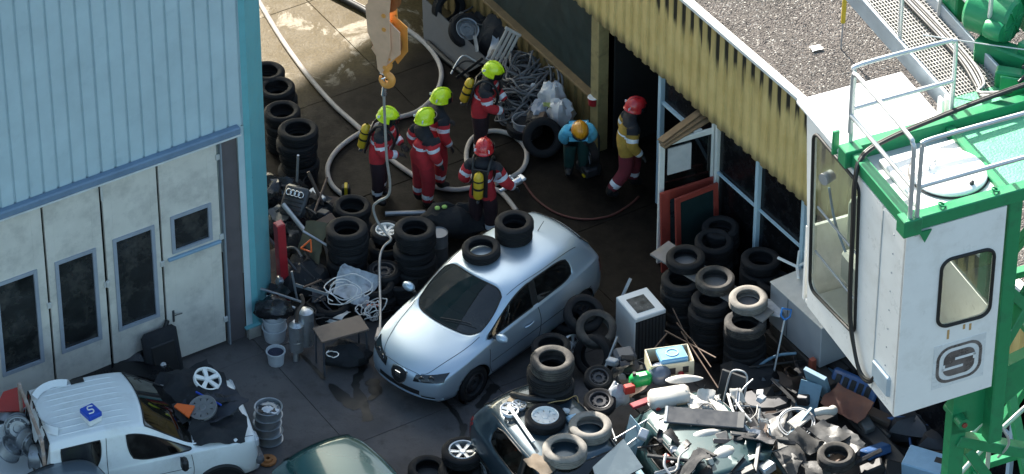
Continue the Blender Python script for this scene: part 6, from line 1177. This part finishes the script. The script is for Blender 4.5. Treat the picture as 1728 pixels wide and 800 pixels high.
rail([(.08, -.01, -.03), (.08, -.01, .8), (.10, -.01, .88), (.18, -.01, .93), (1.2, -.01, .93), (2.6, -.01, .93)]); rail([(.08, -.01, .47), (1.2, -.01, .47), (2.6, -.01, .47)]); rail([(1.45, -.01, .1), (1.45, -.01, .93)])
# walkway
wkc = M('walkway_galv', (.42, .47, .52), .45, .4, var=.1)
for x in (1.13, 1.72): MB().box((x, 3.2, .06), (.03, 3.7, .20), ch=.005).build('walkway_channel', wkc, crn)
gt = MB()
for k in range(19): gt.box((1.16+k*.029, 3.2, .02), (.006, 3.6, .03))
for k in range(72): gt.box((1.425, 1.45+k*.05, .02), (.56, .006, .028))
o = gt.build('walkway_grating', M('grating', (.40, .39, .38), .5, .5), crn); o['kind'] = 'stuff'
rail([(1.74, 4.8, 1.0), (1.74, 2.6, 1.0), (1.74, 2.0, 1.0), (1.74, 1.86, .95), (1.74, 1.82, .8), (1.74, 1.82, .5), (1.74, 1.88, .44), (1.74, 2.1, .42), (1.74, 4.8, .42)]); rail([(1.70, 2.6, .0), (1.74, 2.6, 1.0)]); rail([(1.15, 2.3, .0), (1.14, 2.3, 1.0)])
for k in range(4): cb_([(1.45+.03*k, 4.9, .08), (1.5+.03*k, 3.2, .07), (1.52+.03*k, 2.0, .08), (1.45+.03*k, 1.5, .1), (1.38, 1.22+.03*k, .16), (1.6, 1.13, .22)], .014, 'hose_line', M('hose_grey', (.28, .28, .28), .5) if k % 2 else M('cable_black'))
# winch and slewing machinery
def drum(c, ax, r, L_, name, mat=cg, n=28):
    m_ = TM(c) @ V(ax).to_track_quat('Z', 'Y').to_matrix().to_4x4(); return MB().lathe([(0, -L_/2), (r*.86, -L_/2), (r, -L_/2+.03), (r, L_/2-.03), (r*.86, L_/2), (0, L_/2)], n, m_).build(name, mat, crn, 35)
drum((1.85, 1.95, .42), (.55, -.83, 0), .20, .42, 'winch_motor'); drum((2.15, 2.05, .45), (.55, -.83, 0), .25, .10, 'winch_flange'); drum((2.3, 2.1, .45), (.55, -.83, 0), .17, .5, 'winch_drum'); drum((1.90, 2.5, .7), (1, 0, 0), .17, .4, 'winch_motor'); drum((2.45, 1.9, .5), (.55, -.83, 0), .26, .08, 'winch_flange'); drum((1.75, 1.74, .42), (.55, -.83, 0), .09, .16, 'winch_hub'); drum((2.3, 1.45, .3), (1, 0, 0), .13, .3, 'slew_motor'); drum((2.0, 2.3, .95), (.3, -.9, .2), .13, .5, 'hydraulic_motor')
for k in range(6): a = k*math.pi/3; m_ = TM((1.85, 1.95, .42)) @ V((.55, -.83, 0)).to_track_quat('Z', 'Y').to_matrix().to_4x4(); MB().box((.1, 0, .215), (.14, .018, .02), m_ @ TM((0, 0, 0), a)).build('motor_rib', cg, crn)
for c, d, rz in (((1.95, 1.55, .0), (.16, .9, .5), 32), ((2.25, 1.35, -.1), (.5, .5, .5), 10), ((1.85, 1.35, .05), (.12, .5, .3), 50), ((2.15, 1.62, .2), (.5, .12, .3), 20), ((2.45, 1.6, .15), (.3, .5, .3), -15), ((2.0, 2.9, .3), (.5, 1.0, .5), 0), ((2.6, 2.4, .2), (.5, 1.4, .6), 0), ((1.72, 1.25, .14), (.3, .02, .2), -40)): MB().box(c, d, ch=.015, rz=R(rz)).build('machine_bracket', cg, crn)
for pts in ([(2.3, 2.0, .1), (2.0, 1.6, .12), (1.8, 1.3, .3)], [(2.4, 1.9, .3), (2.1, 1.4, .35), (1.7, 1.2, .24)], [(1.74, 2.2, .5), (1.85, 2.1, .2), (1.9, 1.8, .06)]): cb_(pts, .016, 'hydraulic_hose', M('cable_black'))
cb_([(1.2, 2.0, .36), (1.7, 1.6, .36), (2.6, .95, .34)], .006, 'stay_wire', rail_m)
# mast below and behind the cab
MB().box((1.05, .10, -1.3), (.13, .14, 2.7), ch=.01).build('mast_post', cg, crn)
def bar(a, b, w_=.12, name='mast_brace', mat=None):
    a, b = V(a), V(b); d = b-a; m_ = Matrix.Translation((a+b)/2) @ d.to_track_quat('Z', 'Y').to_matrix().to_4x4(); return MB().box((0, 0, 0), (w_, w_*.8, d.length), m_, ch=.006).build(name, mat or cg, crn)
MB().prism([(.68, -2.05), (1.2, -1.93), (2.6, -1.60), (2.6, -2.1), (1.4, -2.22), (.9, -2.56), (.68, -2.53)], -.06, .06, TM((0, .22, 0)) @ Matrix.Rotation(R(90), 4, 'X')).build('cab_bracket', cg, crn); MB().tube([(.74, .06, -2.36), (.74, .34, -2.36)], .055, 16).build('pivot_boss', cg, crn, 40); MB().tube([(.74, .045, -2.36), (.74, .08, -2.36)], .025, 12).build('pivot_pin', M('rust_red'), crn, 40)
bar((.75, .22, -2.3), (.75, .22, -3.6), .15, 'mast_leg'); bar((.75, .20, -2.62), (1.9, .20, -3.25), .13); bar((.88, .22, -2.8), (1.28, .22, -3.5), .12); bar((1.06, .15, -1.7), (1.85, .35, -.6), .13); bar((1.06, .15, -1.0), (1.85, .35, -2.0), .12)
MX = [(1.85, .35), (3.15, .35), (3.15, 1.65), (1.85, 1.65)]
for (x, y) in MX: MB().box((x, y, -KC.z/2-.1), (.15, .15, KC.z-.2), ch=.01).build('mast_chord', cg, crn)
for i in range(9):
    z0, z1 = -2.2*i, -2.2*(i+1)
    for (a, b) in ((0, 1), (1, 2), (2, 3), (3, 0)):
        bar((*MX[a], z0-.1), (*MX[b], z0-.1), .09); s_ = (a, b) if i % 2 else (b, a); bar((*MX[s_[0]], z0-.1), (*MX[s_[1]], z1-.1), .09)
for i in range(3):
    y = .05; rail([(.95, y+.55, -3.6+.35*i), (1.5, y+.55, -3.05+.35*i), (2.4, y+.55, -2.4+.35*i)], .022)
rail([(1.35, .6, -3.5), (1.35, .6, -2.45)], .022); rail([(1.75, .6, -3.3), (1.75, .6, -2.3)], .022)
cb_([(1.15, .2, -2.1), (1.08, .1, -2.4), (1.2, .05, -2.7), (1.2, .2, -3.0)], .012, 'hanging_cable', rail_m)
MB().box((2.5, 1.0, -KC.z+.3), (3.4, 3.4, .6), ch=.03).build('mast_base', cg, crn)
# ------------------------------------------------------------------ loose pieces tangled in the heaps
SEEN = set()
def scatter(seed, n, box, zr, mats, where, sz=1.0, kinds='tpbsapb'):
    rnd = random.Random(seed); rs = random.getstate(); random.seed(seed)
    nm = {'t': ('bent_tube', 'bent tube', 'tube'), 'p': ('scrap_plate', 'bent sheet', 'scrap'), 'b': ('scrap_block', 'scrap block', 'scrap'), 's': ('loose_bar', 'loose bar', 'bar'), 'r': ('loose_ring', 'loose ring', 'ring'), 'a': ('loose_angle', 'angle iron', 'angle iron')}
    for i in range(n):
        k = rnd.choice(kinds); u, v = rnd.uniform(box[0], box[2]), rnd.uniform(box[1], box[3]); z = rnd.uniform(*zr); mt = rnd.choice(mats)
        mw_ = TM(P(u, v, z), rnd.uniform(0, 6.28), rnd.uniform(-.5, .5), rnd.uniform(-.5, .5), sz); name, lab, cat = nm[k]
        if k == 't': mb = MB().tube(spline([(-.3, 0, 0), (-.1, rnd.uniform(-.1, .1), .05), (.12, rnd.uniform(-.12, .12), .02), (.3, rnd.uniform(-.2, .2), 0)], 5), rnd.uniform(.008, .022), 7)
        elif k == 'p': mb = sheet(None, rnd.uniform(.2, .5), rnd.uniform(.15, .35), .07, 7, .008, seed*100+i)
        elif k == 'b': mb = MB().box((0, 0, 0), (rnd.uniform(.1, .3), rnd.uniform(.08, .2), rnd.uniform(.05, .14)), ch=.015)
        elif k == 's': mb = MB().box((0, 0, 0), (rnd.uniform(.4, .9), rnd.uniform(.02, .05), rnd.uniform(.015, .03)), ch=.004)
        elif k == 'r':
            r0 = rnd.uniform(.08, .2); mb = MB().lathe([(r0+.014*math.cos(a), .014*math.sin(a)) for a in [j*math.pi/3 for j in range(6)]], 22, closed=True)
        else: mb = MB().box((0, 0, .02), (rnd.uniform(.3, .6), .006, .05)).box((0, .022, -.003), (rnd.uniform(.3, .5), .04, .006))
        cw_ = {'black_trim': 'black', 'dark_steel': 'dark steel', 'foam_black': 'matt black', 'black_cloth': 'sooty', 'rust_pipe': 'rusty', 'panel_edge': 'grey', 'shell_white': 'white', 'frame_metal': 'silver', 'galvanised': 'galvanised', 'dirty_white': 'dirty white', 'tube_white': 'off white', 'pale_blue_panel': 'pale blue', 'bumper_blue': 'navy', 'grey_cable': 'dull grey', 'grey_bag': 'light grey', 'white_wire': 'whitish', 'scrap_ivory': 'ivory'}.get(mt.name, 'dull')
        zx = ['left', 'middle', 'right'][min(2, int(3*(u-box[0])/(box[2]-box[0])))]; zy = ['far', 'central', 'near'][min(2, int(3*(v-box[1])/(box[3]-box[1])))]
        lb_ = '%s %s at the %s %s %s' % (cw_, lab, zy, zx, where)
        if lb_ in SEEN: continue
        SEEN.add(lb_); one(name, mb, mt, lb_, cat, mw=mw_, group='scrap '+where, smooth=40)
    random.setstate(rs)
DKS = [blk, darkst, M('foam_black'), blackc, M('rust_pipe'), M('panel_edge')]; MIX = [shw, frm, M('galvanised'), blk, darkst, M('dirty_white'), M('panel_edge'), blk, blk, M('foam_black'), darkst]
scatter(1, 34, (1085, 655, 1290, 800), (1.12, 1.34), MIX, 'of the wreck heap')
scatter(2, 12, (1150, 660, 1290, 740), (1.2, 1.36), [M('scrap_ivory', (.42, .40, .36), .5), frm, M('galvanised'), M('dirty_white')], 'of the sunlit wreck heap', .7)
scatter(3, 40, (1290, 610, 1420, 760), (.15, .6), DKS+[M('pale_blue_panel')], 'of the heap by timbers', 1.2)
scatter(4, 34, (1400, 640, 1600, 800), (.1, .5), DKS+[M('bumper_blue'), M('bumper_blue')], 'of the under crane heap', 1.6)
scatter(5, 44, (452, 310, 560, 500), (.3, .8), DKS+[M('galvanised')], 'of the blue wall heap', 1.1)
scatter(6, 36, (780, 20, 880, 150), (.15, .6), DKS+[M('panel_edge'), M('galvanised')], 'of the green wall mound', 1.2)
scatter(7, 26, (850, 110, 950, 200), (.25, .55), DKS+[gcab, M('grey_bag', (.36, .38, .42), .5), gcab], 'of the grey cable heap')
scatter(8, 30, (1020, 590, 1110, 760), (.5, 1.0), DKS+[M('pale_blue_panel'), M('dirty_white')], 'of the scrap car gap')
scatter(9, 16, (520, 470, 650, 560), (.15, .4), DKS+[wire, M('dirty_white')], 'of the white cable heap', .8)
scatter(10, 22, (1120, 725, 1300, 810), (1.15, 1.32), DKS+[M('galvanised'), tealp, tealp], 'of the wreck bonnet', 1.5, 'pbps')
